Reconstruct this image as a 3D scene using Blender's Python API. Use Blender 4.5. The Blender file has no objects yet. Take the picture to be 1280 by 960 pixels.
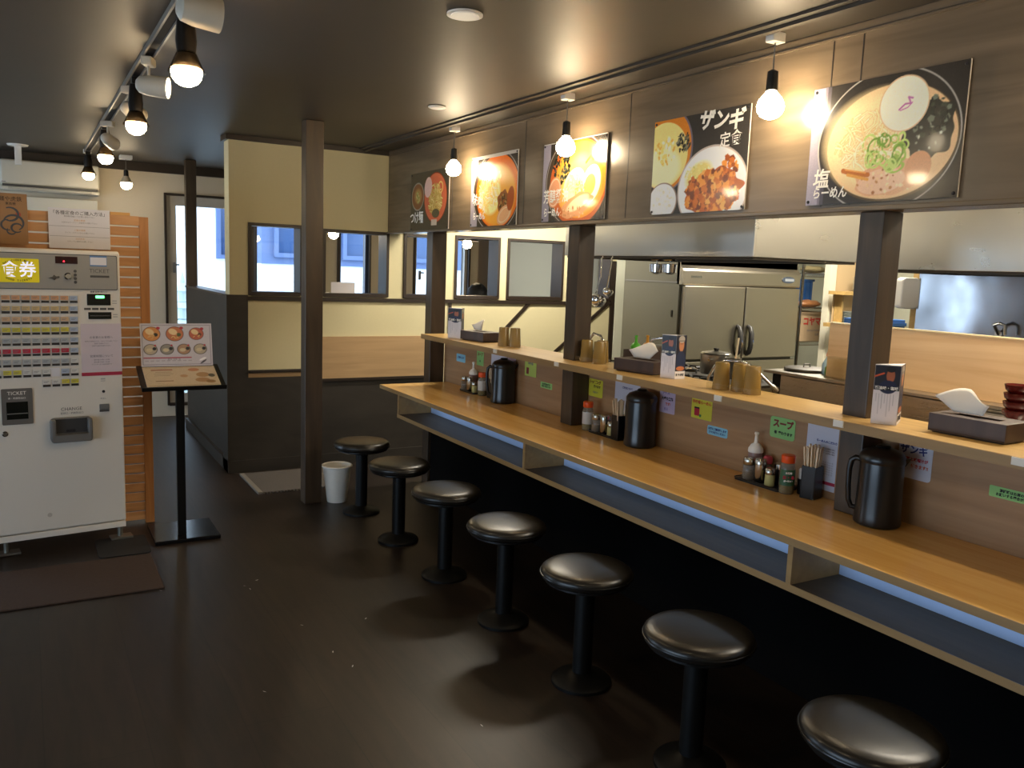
import bpy, bmesh, math, random
import numpy as np
from mathutils import Vector, Matrix
random.seed(7)
rng = np.random.default_rng(11)
SC = bpy.context.scene
COL = SC.collection
R = math.radians

# ------------------------------------------------------------------ camera
YAW, PITCH, ROLL, FPX = 0.52764275, 0.13550155, 0.03726960, 1047.993
cy, sy, cp, sp, cr, sr = math.cos(YAW), math.sin(YAW), math.cos(PITCH), math.sin(PITCH), math.cos(ROLL), math.sin(ROLL)
fwd = Vector((sy * cp, cy * cp, -sp)); rt = Vector((cy, -sy, 0)); up = rt.cross(fwd)
r2 = rt * cr + up * sr; u2 = up * cr - rt * sr
cam = bpy.data.cameras.new('camera'); camo = bpy.data.objects.new('camera', cam); COL.objects.link(camo)
M = Matrix((r2, u2, -fwd)).transposed().to_4x4(); M.translation = Vector((0, 0, 1.55))
camo.matrix_world = M
cam.sensor_fit = 'HORIZONTAL'; cam.sensor_width = 36; cam.lens = 36 * FPX / 1280; cam.clip_start = 0.05
SC.camera = camo

# ------------------------------------------------------------------ world, exposure, lights
SC.view_settings.view_transform = 'Standard'; SC.view_settings.look = 'None'
SC.view_settings.gamma = 1; SC.view_settings.use_curve_mapping = False
SC.view_settings.exposure = 0.9
W = bpy.data.worlds.new('sky'); SC.world = W; W.use_nodes = True
bg = W.node_tree.nodes['Background']; bg.inputs[0].default_value = (0.62, 0.80, 1.0, 1); bg.inputs[1].default_value = 2.6

def area(name, loc, rot, sx, sy_, power, col):
    l = bpy.data.lights.new(name, 'AREA'); l.shape = 'RECTANGLE'; l.size = sx; l.size_y = sy_; l.energy = power; l.color = col
    o = bpy.data.objects.new(name, l); COL.objects.link(o); o.location = loc; o.rotation_euler = rot
    return o
# daylight entering by the glazed front of the shop, left of and behind the camera
area('daylight_front', (-2.75, 1.6, 0.72), (0, R(-90), 0), 0.9, 3.6, 8, (0.5, 0.72, 1.0))
area('daylight_entrance', (-2.0, 7.0, 1.3), (0, R(-90), 0), 1.8, 1.8, 2, (0.55, 0.75, 1.0))
BULB = 60.0      # emission of the warm bulbs
# ------------------------------------------------------------------ helpers: colour, materials
def lin(h):
    h = h.lstrip('#'); o = []
    for i in (0, 2, 4):
        c = int(h[i:i + 2], 16) / 255
        o.append(c / 12.92 if c <= 0.04045 else ((c + 0.055) / 1.055) ** 2.4)
    return tuple(o)
MATS = {}
def base_mat(name):
    m = bpy.data.materials.new(name); m.use_nodes = True
    return m, m.node_tree.nodes, m.node_tree.links, m.node_tree.nodes['Principled BSDF']
def mat(name, hexc, rough=0.5, metal=0.0, alpha=1.0, emit=0.0, emit_col=None, noise=0.0, nscale=20.0, coat=0.0, spec=None, trans=0.0, bump=0.0):
    if name in MATS: return MATS[name]
    m, N, L, b = base_mat(name); c = lin(hexc)
    b.inputs['Base Color'].default_value = (*c, 1); b.inputs['Roughness'].default_value = rough
    b.inputs['Metallic'].default_value = metal; b.inputs['Alpha'].default_value = alpha
    b.inputs['Coat Weight'].default_value = coat; b.inputs['Coat Roughness'].default_value = 0.08
    b.inputs['Transmission Weight'].default_value = trans
    if spec is not None: b.inputs['Specular IOR Level'].default_value = spec
    if emit:
        b.inputs['Emission Color'].default_value = (*(emit_col or c), 1); b.inputs['Emission Strength'].default_value = emit
    tc = N.new('ShaderNodeTexCoord'); no = N.new('ShaderNodeTexNoise'); no.inputs['Scale'].default_value = nscale; no.inputs['Detail'].default_value = 4
    L.new(tc.outputs['Object'], no.inputs['Vector'])
    if noise:
        mx = N.new('ShaderNodeMix'); mx.data_type = 'RGBA'
        mx.inputs[6].default_value = (*[x * (1 - noise) for x in c], 1); mx.inputs[7].default_value = (*[min(1, x * (1 + noise)) for x in c], 1)
        L.new(no.outputs['Fac'], mx.inputs[0]); L.new(mx.outputs[2], b.inputs['Base Color'])
    if bump:
        bu = N.new('ShaderNodeBump'); bu.inputs['Strength'].default_value = bump; bu.inputs['Distance'].default_value = 0.002
        L.new(no.outputs['Fac'], bu.inputs['Height']); L.new(bu.outputs[0], b.inputs['Normal'])
    MATS[name] = m; return m
def wood(name, h1, h2, scale=(6, 0.7, 6), rough=0.4, coat=0.0, detail=6, contrast=(0.3, 0.7), seams=None, bump=0.1, dist=1.2):
    """grain stretched along one axis by the mapping scale; seams=(axis, pitch, dark) draws board joints"""
    m, N, L, b = base_mat(name)
    tc = N.new('ShaderNodeTexCoord'); mp = N.new('ShaderNodeMapping'); mp.inputs['Scale'].default_value = scale
    no = N.new('ShaderNodeTexNoise'); no.inputs['Scale'].default_value = 2.2; no.inputs['Detail'].default_value = detail; no.inputs['Distortion'].default_value = dist
    cr_ = N.new('ShaderNodeValToRGB'); cr_.color_ramp.elements[0].position = contrast[0]; cr_.color_ramp.elements[1].position = contrast[1]
    cr_.color_ramp.elements[0].color = (*lin(h1), 1); cr_.color_ramp.elements[1].color = (*lin(h2), 1)
    L.new(tc.outputs['Object'], mp.inputs[0]); L.new(mp.outputs[0], no.inputs['Vector']); L.new(no.outputs['Fac'], cr_.inputs[0])
    out = cr_.outputs[0]
    b.inputs['Roughness'].default_value = rough; b.inputs['Coat Weight'].default_value = coat; b.inputs['Coat Roughness'].default_value = 0.12
    if seams:
        bw, bh, dark = seams
        rot = N.new('ShaderNodeMapping'); rot.inputs['Rotation'].default_value = (0, 0, R(90)); L.new(tc.outputs['Object'], rot.inputs[0])
        br = N.new('ShaderNodeTexBrick'); br.inputs['Scale'].default_value = 1; br.inputs['Brick Width'].default_value = bw; br.inputs['Row Height'].default_value = bh
        br.inputs['Mortar Size'].default_value = 0.0022; br.inputs['Mortar Smooth'].default_value = 0.3
        br.inputs['Color1'].default_value = (1, 1, 1, 1); br.inputs['Color2'].default_value = (0.72, 0.72, 0.72, 1); br.inputs['Mortar'].default_value = (dark, dark, dark, 1)
        L.new(rot.outputs[0], br.inputs['Vector'])
        mx = N.new('ShaderNodeMix'); mx.data_type = 'RGBA'; mx.blend_type = 'MULTIPLY'; mx.inputs[0].default_value = 1
        L.new(out, mx.inputs[6]); L.new(br.outputs['Color'], mx.inputs[7]); out = mx.outputs[2]
    L.new(out, b.inputs['Base Color'])
    if bump:
        bu = N.new('ShaderNodeBump'); bu.inputs['Strength'].default_value = bump; bu.inputs['Distance'].default_value = 0.002
        L.new(no.outputs['Fac'], bu.inputs['Height']); L.new(bu.outputs[0], b.inputs['Normal'])
    MATS[name] = m; return m
def steel(name, hexc, rough=0.25, scale=(1, 1, 60), aniso=0.1, metal=1.0):
    m, N, L, b = base_mat(name)
    b.inputs['Base Color'].default_value = (*lin(hexc), 1); b.inputs['Metallic'].default_value = metal
    tc = N.new('ShaderNodeTexCoord'); mp = N.new('ShaderNodeMapping'); mp.inputs['Scale'].default_value = scale
    no = N.new('ShaderNodeTexNoise'); no.inputs['Scale'].default_value = 6; no.inputs['Detail'].default_value = 4
    mr = N.new('ShaderNodeMapRange'); mr.inputs[3].default_value = max(0.02, rough - aniso); mr.inputs[4].default_value = rough + aniso
    L.new(tc.outputs['Object'], mp.inputs[0]); L.new(mp.outputs[0], no.inputs['Vector']); L.new(no.outputs['Fac'], mr.inputs[0]); L.new(mr.outputs[0], b.inputs['Roughness'])
    n2 = N.new('ShaderNodeTexNoise'); n2.inputs['Scale'].default_value = 3.0; n2.inputs['Detail'].default_value = 1
    bu = N.new('ShaderNodeBump'); bu.inputs['Strength'].default_value = 0.25; bu.inputs['Distance'].default_value = 0.02
    L.new(tc.outputs['Object'], n2.inputs['Vector']); L.new(n2.outputs['Fac'], bu.inputs['Height']); L.new(bu.outputs[0], b.inputs['Normal'])
    MATS[name] = m; return m
def glass_mat(name, hexc='#ffffff', gloss=0.12, tint=0.95):
    m = bpy.data.materials.new(name); m.use_nodes = True; N = m.node_tree.nodes; L = m.node_tree.links; N.clear()
    o = N.new('ShaderNodeOutputMaterial'); t = N.new('ShaderNodeBsdfTransparent'); g = N.new('ShaderNodeBsdfGlossy'); mx = N.new('ShaderNodeMixShader')
    lw = N.new('ShaderNodeLayerWeight'); lw.inputs[0].default_value = 0.5; pw = N.new('ShaderNodeMath'); pw.operation = 'POWER'; pw.inputs[1].default_value = 4.0; L.new(lw.outputs['Facing'], pw.inputs[0]); fr = N.new('ShaderNodeMath'); fr.operation = 'MULTIPLY_ADD'; fr.inputs[1].default_value = 0.7; fr.inputs[2].default_value = 0.03; L.new(pw.outputs[0], fr.inputs[0])
    c = lin(hexc); t.inputs[0].default_value = (c[0] * tint, c[1] * tint, c[2] * tint, 1); g.inputs['Roughness'].default_value = 0.03
    L.new(fr.outputs[0], mx.inputs[0]); L.new(t.outputs[0], mx.inputs[1]); L.new(g.outputs[0], mx.inputs[2]); L.new(mx.outputs[0], o.inputs[0])
    MATS[name] = m; return m
def vcol_mat(name, rough=0.35, coat=0.0):
    if name in MATS: return MATS[name]
    m, N, L, b = base_mat(name)
    a = N.new('ShaderNodeVertexColor'); a.layer_name = 'print'; L.new(a.outputs[0], b.inputs['Base Color'])
    b.inputs['Roughness'].default_value = rough; b.inputs['Coat Weight'].default_value = coat; b.inputs['Coat Roughness'].default_value = 0.06
    MATS[name] = m; return m

# ------------------------------------------------------------------ helpers: geometry
class Frame:
    def __init__(s, o=(0, 0, 0), r=(1, 0, 0), u=(0, 0, 1)):
        s.o = Vector(o); s.r = Vector(r).normalized(); s.u = Vector(u).normalized(); s.n = s.r.cross(s.u).normalized()   # n points to the viewer
    def P(s, u, v, w=0.0): return s.o + s.r * u + s.u * v + s.n * w
    def mat(s, u, v, w=0.0):
        m = Matrix((s.r, s.u, s.n)).transposed().to_4x4(); m.translation = s.P(u, v, w); return m
class MB:
    def __init__(s): s.v = []; s.f = []; s.mi = []; s.m = 0
    def add(s, vs, fs):
        k = len(s.v); s.v += [tuple(v) for v in vs]; s.f += [tuple(k + i for i in f) for f in fs]; s.mi += [s.m] * len(fs); return s
    def box(s, x0, x1, y0, y1, z0, z1):
        return s.add([(x0, y0, z0), (x1, y0, z0), (x1, y1, z0), (x0, y1, z0), (x0, y0, z1), (x1, y0, z1), (x1, y1, z1), (x0, y1, z1)],
                     [(3, 2, 1, 0), (4, 5, 6, 7), (0, 1, 5, 4), (1, 2, 6, 5), (2, 3, 7, 6), (3, 0, 4, 7)])
    def fbox(s, F, u0, u1, v0, v1, w0, w1):
        P = [F.P(*q) for q in ((u0, v0, w0), (u1, v0, w0), (u1, v1, w0), (u0, v1, w0), (u0, v0, w1), (u1, v0, w1), (u1, v1, w1), (u0, v1, w1))]
        return s.add(P, [(3, 2, 1, 0), (4, 5, 6, 7), (0, 1, 5, 4), (1, 2, 6, 5), (2, 3, 7, 6), (3, 0, 4, 7)])
    def prism(s, F, pts, w0, w1):
        n = len(pts); vs = [F.P(u, v, w0) for u, v in pts] + [F.P(u, v, w1) for u, v in pts]
        return s.add(vs, [tuple(range(n))[::-1], tuple(range(n, 2 * n))] + [(i, (i + 1) % n, n + (i + 1) % n, n + i) for i in range(n)])
    def rrect(s, F, u0, u1, v0, v1, w0, w1, r, seg=5):
        pts = []
        for cx, cy_, a0 in ((u1 - r, v1 - r, 0), (u0 + r, v1 - r, 90), (u0 + r, v0 + r, 180), (u1 - r, v0 + r, 270)):
            for k in range(seg + 1):
                a = R(a0 + 90 * k / seg); pts.append((cx + r * math.cos(a), cy_ + r * math.sin(a)))
        return s.prism(F, pts, w0, w1)
    def lathe(s, prof, c=(0, 0, 0), seg=32, cap=True, axis=None):
        """prof: list of (r, h) from one end to the other, turned about the axis through c"""
        ax = Vector(axis or (0, 0, 1)).normalized(); a = ax.orthogonal().normalized(); b = ax.cross(a); c = Vector(c); k = len(s.v); fs = []; vs = []
        for r_, h in prof:
            for i in range(seg):
                t = 2 * math.pi * i / seg; vs.append(c + ax * h + (a * math.cos(t) + b * math.sin(t)) * r_)
        for j in range(len(prof) - 1):
            for i in range(seg):
                i2 = (i + 1) % seg; fs.append((j * seg + i, j * seg + i2, (j + 1) * seg + i2, (j + 1) * seg + i))
        if cap:
            fs.append(tuple(range(seg))[::-1]); fs.append(tuple(range((len(prof) - 1) * seg, len(prof) * seg)))
        return s.add(vs, fs)
    def cyl(s, c, r_, h, seg=24, r2_=None, axis=None): return s.lathe([(r_, 0), (r2_ if r2_ is not None else r_, h)], c, seg, True, axis)
    def sph(s, c, r_, seg=20, rings=12, sc=(1, 1, 1)):
        prof = [(max(1e-4, r_ * math.sin(math.pi * k / rings)), -r_ * math.cos(math.pi * k / rings)) for k in range(rings + 1)]
        k0 = len(s.v); s.lathe(prof, (0, 0, 0), seg, True)
        for i in range(k0, len(s.v)):
            v = s.v[i]; s.v[i] = (c[0] + v[0] * sc[0], c[1] + v[1] * sc[1], c[2] + v[2] * sc[2])
        return s
    def tube(s, pts, r_, seg=10, closed=False):
        pts = [Vector(p) for p in pts]; n = len(pts); rs = r_ if isinstance(r_, (list, tuple)) else [r_] * n; vs = []; prev = None
        for i, p in enumerate(pts):
            if closed: t = (pts[(i + 1) % n] - pts[i - 1]).normalized()
            else: t = (pts[min(i + 1, n - 1)] - pts[max(i - 1, 0)]).normalized()
            a = t.orthogonal().normalized() if prev is None else (prev - t * prev.dot(t)).normalized(); prev = a; b = t.cross(a)
            for k in range(seg):
                th = 2 * math.pi * k / seg; vs.append(p + (a * math.cos(th) + b * math.sin(th)) * rs[i])
        fs = []
        for i in range(n if closed else n - 1):
            j = (i + 1) % n
            for k in range(seg):
                k2 = (k + 1) % seg; fs.append((i * seg + k, i * seg + k2, j * seg + k2, j * seg + k))
        if not closed: fs += [tuple(range(seg))[::-1], tuple(range((n - 1) * seg, n * seg))]
        return s.add(vs, fs)
    def build(s, name, mats, parent=None, smooth=False, bevel=0.0, bseg=2):
        me = bpy.data.meshes.new(name); me.from_pydata(s.v, [], s.f)
        for m_ in (mats if isinstance(mats, (list, tuple)) else [mats]): me.materials.append(m_)
        me.polygons.foreach_set('material_index', s.mi)
        bm = bmesh.new(); bm.from_mesh(me); bmesh.ops.recalc_face_normals(bm, faces=bm.faces); bm.to_mesh(me); bm.free()
        o = bpy.data.objects.new(name, me); COL.objects.link(o)
        if parent: o.parent = parent
        if smooth:
            me.polygons.foreach_set('use_smooth', [True] * len(me.polygons)); me.set_sharp_from_angle(angle=R(38))
        if bevel:
            b = o.modifiers.new('bevel', 'BEVEL'); b.width = bevel; b.segments = bseg; b.limit_method = 'ANGLE'; b.angle_limit = R(40)
        return o
def tag(o, label=None, cat=None, group=None, kind=None):
    if label: o['label'] = label
    if cat: o['category'] = cat
    if group: o['group'] = group
    if kind: o['kind'] = kind
    return o
def thing(name, label, cat, loc=(0, 0, 0), rz=0, group=None):
    o = bpy.data.objects.new(name, None); COL.objects.link(o); o.location = loc; o.rotation_euler = (0, 0, rz); o.empty_display_size = 0.05
    return tag(o, label, cat, group)
def solo(mb, name, mats, label, cat, loc=(0, 0, 0), group=None, rz=0, **k):
    o = mb.build(name, mats, **k); o.location = loc; o.rotation_euler = (0, 0, rz); return tag(o, label, cat, group)
def struct(mb, name, mats, **k): return tag(mb.build(name, mats, **k), kind='structure')
def copy_tree(o, parent=None):
    c = o.copy(); COL.objects.link(c)
    if parent: c.parent = parent
    for ch in [x for x in o.children]: copy_tree(ch, c)
    return c
def dup(o, loc, label=None, group=None, rz=None):
    c = copy_tree(o); c.location = loc
    if rz is not None: c.rotation_euler = (0, 0, rz)
    if label: c['label'] = label
    if group: c['group'] = group
    return c
def text(name, body, F, u, v, size, m, parent, w=0.0006, ext=0.0002, align='CENTER', bold=0.0, sx=1.0, shear=0.0, lab=None, rot=0, space=1.0):
    c = bpy.data.curves.new(name, 'FONT'); c.body = body; c.size = size; c.align_x = align; c.align_y = 'CENTER'; c.extrude = ext; c.offset = bold; c.shear = shear
    c.space_line = space; c.resolution_u = 2
    t = bpy.data.objects.new(name, c); COL.objects.link(t)
    dg = bpy.context.evaluated_depsgraph_get(); me = bpy.data.meshes.new_from_object(t.evaluated_get(dg))
    bpy.data.objects.remove(t); bpy.data.curves.remove(c)
    me.transform(F.mat(u, v, w) @ Matrix.Rotation(rot, 4, 'Z') @ Matrix.Diagonal((sx, 1, 1, 1)))
    me.materials.clear(); me.materials.append(m)
    o = bpy.data.objects.new(name, me); COL.objects.link(o); o.parent = parent
    if lab: o['label'] = lab
    return o
# a printed surface: colours of the print itself on a fine grid
class Art:
    def __init__(s, w, h, nx, bgc):
        s.w, s.h = w, h; s.nx = nx; s.ny = max(2, int(nx * h / w))
        xs = np.linspace(0, w, s.nx); ys = np.linspace(0, h, s.ny); s.X, s.Y = np.meshgrid(xs, ys)
        s.c = np.empty((s.ny, s.nx, 3)); s.c[:] = lin(bgc); s.px = w / nx
    def put(s, a, col):
        col = np.array(lin(col) if isinstance(col, str) else col); a = np.clip(a, 0, 1)[..., None]; s.c = s.c * (1 - a) + col * a; return s
    def ell(s, cx, cy_, rx, ry, col, rot=0, soft=1.0, alpha=1.0, wob=0.0):
        c_, s_ = math.cos(rot), math.sin(rot); dx = s.X - cx; dy = s.Y - cy_; a = (dx * c_ + dy * s_) / rx; b = (-dx * s_ + dy * c_) / ry
        d = np.sqrt(a * a + b * b)
        if wob:
            th = np.arctan2(b, a); d = d * (1 + wob * np.sin(th * 5 + cx * 90) + wob * 0.7 * np.sin(th * 9 + cy_ * 70))
        return s.put((1 - d) * min(rx, ry) / (s.px * soft) + 0.5, [q for q in lin(col)] if False else col) if alpha == 1 else s.put(np.clip((1 - d) * min(rx, ry) / (s.px * soft) + 0.5, 0, 1) * alpha, col)
    def ring(s, cx, cy_, rx, ry, t, col, rot=0, alpha=1.0):
        c_, s_ = math.cos(rot), math.sin(rot); dx = s.X - cx; dy = s.Y - cy_; a = (dx * c_ + dy * s_) / rx; b = (-dx * s_ + dy * c_) / ry
        d = np.abs(np.sqrt(a * a + b * b) - 1) * min(rx, ry); return s.put(np.clip((t / 2 - d) / s.px + 0.5, 0, 1) * alpha, col)
    def rect(s, x0, x1, y0, y1, col, alpha=1.0):
        d = np.minimum(np.minimum(s.X - x0, x1 - s.X), np.minimum(s.Y - y0, y1 - s.Y)); return s.put(np.clip(d / s.px + 0.5, 0, 1) * alpha, col)
    def line(s, pts, t, col, alpha=1.0):
        D = np.full(s.X.shape, 9.0)
        for (x0, y0), (x1, y1) in zip(pts[:-1], pts[1:]):
            L2 = (x1 - x0) ** 2 + (y1 - y0) ** 2 + 1e-12; q = np.clip(((s.X - x0) * (x1 - x0) + (s.Y - y0) * (y1 - y0)) / L2, 0, 1)
            D = np.minimum(D, np.hypot(s.X - x0 - q * (x1 - x0), s.Y - y0 - q * (y1 - y0)))
        return s.put(np.clip((t / 2 - D) / s.px + 0.5, 0, 1) * alpha, col)
    def blobs(s, cx, cy_, rx, ry, n, r0, r1, cols, asp=0.6):
        for _ in range(n):
            a = rng.uniform(0, 6.283); q = math.sqrt(rng.uniform()); x = cx + rx * q * math.cos(a); y = cy_ + ry * q * math.sin(a)
            rr = rng.uniform(r0, r1); s.ell(x, y, rr, rr * rng.uniform(asp, 1), cols[rng.integers(len(cols))], rng.uniform(0, 3.14), 1.4, 1.0, 0.08)
        return s
    def noodles(s, cx, cy_, rx, ry, n, t, cols):
        for _ in range(n):
            a = rng.uniform(0, 6.283); q = math.sqrt(rng.uniform()) * 0.8; x = cx + rx * q * math.cos(a); y = cy_ + ry * q * math.sin(a)
            th = rng.uniform(0, 6.283); pts = [(x, y)]
            for _k in range(7):
                th += rng.uniform(-0.9, 0.9); x += math.cos(th) * rx * 0.16; y += math.sin(th) * rx * 0.16
                if ((x - cx) / rx) ** 2 + ((y - cy_) / ry) ** 2 > 1: break
                pts.append((x, y))
            if len(pts) > 1: s.line(pts, t * 1.5, cols[0]); s.line(pts, t, cols[1 + rng.integers(len(cols) - 1)])
        return s
    def grain(s, amp=0.06):
        s.c *= (1 + rng.normal(0, amp, s.X.shape))[..., None]; s.c = np.clip(s.c, 0, 1); return s
    def panel(s, name, F, parent, m, u0=0.0, v0=0.0, w=0.001):
        """Y of the art runs downwards; u0, v0 = lower left corner in the frame"""
        P = np.array([F.P(u0 + x, v0 + s.h - y, w) for y in np.linspace(0, s.h, s.ny) for x in np.linspace(0, s.w, s.nx)])
        me = bpy.data.meshes.new(name); nx, ny = s.nx, s.ny
        idx = np.arange(nx * ny).reshape(ny, nx); f = np.stack([idx[1:, :-1], idx[1:, 1:], idx[:-1, 1:], idx[:-1, :-1]], -1).reshape(-1, 4)
        me.from_pydata(P.tolist(), [], f.tolist()); me.materials.append(m)
        ca = me.color_attributes.new('print', 'FLOAT_COLOR', 'POINT'); d = np.ones((nx * ny, 4)); d[:, :3] = s.c.reshape(-1, 3); ca.data.foreach_set('color', d.ravel())
        o = bpy.data.objects.new(name, me); COL.objects.link(o); o.parent = parent; return o

# ------------------------------------------------------------------ materials
M_floor = wood('floor_wood', '#18110c', '#32251c', scale=(9, 1.0, 1), rough=0.42, seams=(1.8, 0.295, 0.25), contrast=(0.25, 0.8), bump=0.15)
M_ceil = mat('ceiling_paint', '#403930', 0.5, noise=0.12, nscale=5, bump=0.1)
M_dark = wood('dark_stained_wood', '#33281f', '#504131', scale=(5, 5, 0.6), rough=0.4, contrast=(0.3, 0.75))
M_darkY = wood('dark_header_wood', '#635645', '#7f6d59', scale=(3, 0.45, 5), rough=0.26, contrast=(0.3, 0.75), bump=0.12)
M_darkflat = wood('dark_wainscot', '#292622', '#37322d', scale=(1, 1, 3), rough=0.5)
M_cream = mat('cream_wall_paper', '#cdc49e', 0.8, noise=0.03, nscale=60)
M_white = mat('white_wall', '#d3c8b4', 0.8, noise=0.03, nscale=60)
M_kwall = mat('kitchen_wall', '#c9cbb8', 0.6, noise=0.03, nscale=40)
M_frame = mat('brown_frame', '#2a2019', 0.45)
M_counter = wood('counter_laminate', '#dfab5e', '#f0c47c', scale=(10, 0.8, 10), rough=0.22, contrast=(0.25, 0.8), bump=0.02)
M_counter_edge = wood('counter_edge', '#94744a', '#a58455', scale=(10, 0.8, 10), rough=0.45, bump=0.02)
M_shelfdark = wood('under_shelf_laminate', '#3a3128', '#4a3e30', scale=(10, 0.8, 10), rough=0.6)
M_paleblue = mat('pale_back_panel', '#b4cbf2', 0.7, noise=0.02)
M_panel = wood('wall_panel_wood', '#8f6d4a', '#ab8762', scale=(6, 0.5, 9), rough=0.55, contrast=(0.25, 0.8), bump=0.03)
M_panelX = wood('wall_panel_light', '#a3855f', '#bb9b72', scale=(0.6, 6, 8), rough=0.55, contrast=(0.25, 0.8), bump=0.03)
M_shelf = wood('serving_shelf_wood', '#b18c50', '#c8a468', scale=(10, 0.8, 10), rough=0.3, bump=0.02)
M_board = wood('pale_birch_board', '#d9ae7e', '#eecb9d', scale=(6, 0.35, 7), rough=0.4, contrast=(0.3, 0.75), bump=0.0)
M_slat = wood('slat_wood', '#b57f50', '#d29c68', scale=(1.2, 8, 8), rough=0.5)
M_stile = wood('stile_wood', '#a8703f', '#c18650', scale=(8, 8, 1.0), rough=0.5)
M_blk = mat('black_plastic', '#0b0b0c', 0.3)
M_blkgloss = mat('black_gloss', '#0d0e11', 0.3, coat=0.12)
M_blkmetal = mat('black_metal', '#060606', 0.45, spec=0.25)
M_vinyl = mat('black_vinyl', '#171411', 0.32, noise=0.2, nscale=9, bump=0.3)
M_wht = mat('white_plastic', '#eeeae2', 0.4)
M_whtmach = mat('machine_enamel', '#d9d2c8', 0.42, noise=0.015, nscale=4)
M_grey = mat('grey_plastic', '#6b6a68', 0.45)
M_greypanel = mat('grey_fascia', '#96928c', 0.38)
M_darkgrey = mat('dark_grey_plastic', '#4a4846', 0.45)
M_smoke = mat('smoked_window', '#0c100e', 0.15)
M_steel = steel('brushed_steel', '#b9b4aa', 0.3)
M_hood = steel('hood_steel', '#d6d3cb', 0.3, scale=(1, 1, 2), aniso=0.08)
M_fridge = steel('fridge_steel', '#a9a294', 0.36, scale=(40, 1, 1), aniso=0.05)
M_mirror = steel('bright_steel', '#a7a9ae', 0.16, scale=(2, 2, 2), aniso=0.06)
M_chrome = mat('chrome', '#d8d8d8', 0.12, metal=1)
M_pot = mat('aluminium', '#b4b2ac', 0.3, metal=1)
M_iron = mat('cast_iron', '#161514', 0.5)
M_glass = glass_mat('window_glass')
M_clear = glass_mat('clear_acrylic', '#fdfdfa', tint=1.0)
M_bulb = mat('bulb_light', '#fff0cf', 0.3, emit=BULB, emit_col=(1.0, 0.79, 0.50)); M_bulbfar = mat('bulb_light_dim', '#fff0cf', 0.3, emit=BULB * .45, emit_col=(1.0, 0.79, 0.50))
M_print = vcol_mat('printed_card', 0.4)
M_gprint = vcol_mat('glossy_print', 0.22, 0.3)
M_paper = mat('white_paper', '#d9d6dc', 0.7)
M_ink = mat('black_ink', '#15131a', 0.7)
M_inkgrey = mat('grey_ink', '#77757c', 0.7)
M_red = mat('red_ink', '#b8213a', 0.6)
M_whiteink = mat('white_ink', '#efebe2', 0.6)
M_blueink = mat('blue_ink', '#26327a', 0.6)

# ------------------------------------------------------------------ structure
Z0, ZC, YP, XH = 0.0, 2.41, 6.20, 2.445
struct(MB().box(-2.6, 6.6, -2.0, 8.75, -0.08, 0.0), 'floor', M_floor)
struct(MB().box(-2.6, 6.6, -2.0, 8.75, ZC, ZC + 0.08), 'ceiling', M_ceil)
def holed(axis, c0, c1, a0, a1, z0, z1, holes):
    """wall slab between c0..c1 on the other axis; holes = (a0, a1, z0, z1)"""
    mb = MB(); A = sorted({a0, a1, *[h[0] for h in holes], *[h[1] for h in holes]})
    for p, q in zip(A[:-1], A[1:]):
        hs = sorted([(h[2], h[3]) for h in holes if h[0] <= p + 1e-6 and h[1] >= q - 1e-6]); z = z0
        for lo, hi in hs + [(z1, z1)]:
            if lo > z + 1e-5:
                if axis == 'x': mb.box(p, q, c0, c1, z, lo)
                else: mb.box(c0, c1, p, q, z, lo)
            z = max(z, hi)
    return mb
# outer walls
struct(holed('y', -2.7, -2.6, -2.0, 8.75, 0, ZC, [(-0.2, 3.4, 0.2, 1.25), (6.1, 7.9, 0.1, 2.15)]), 'wall_left', M_white)
struct(MB().box(-2.7, 6.6, -2.1, -2.0, 0, ZC), 'wall_back', M_white)
struct(MB().box(6.6, 6.7, -2.0, 8.75, 0, ZC), 'wall_right', M_kwall)
far_holes = [(1.17, 1.85, 0.1, 2.15), (1.98, 2.74, 0.9, 2.12), (2.87, 3.24, 0.9, 2.12), (3.36, 3.5, 0.9, 2.12), (3.74, 4.44, 0.9, 2.12), (4.75, 6.25, 0.7, 2.12)]
struct(holed('x', 8.7, 8.85, -2.6, 6.7, 0, ZC, far_holes), 'wall_far', M_white)
struct(MB().box(-2.6, 6.6, 8.655, 8.7, 2.33, ZC), 'trim_1', M_frame)
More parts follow.
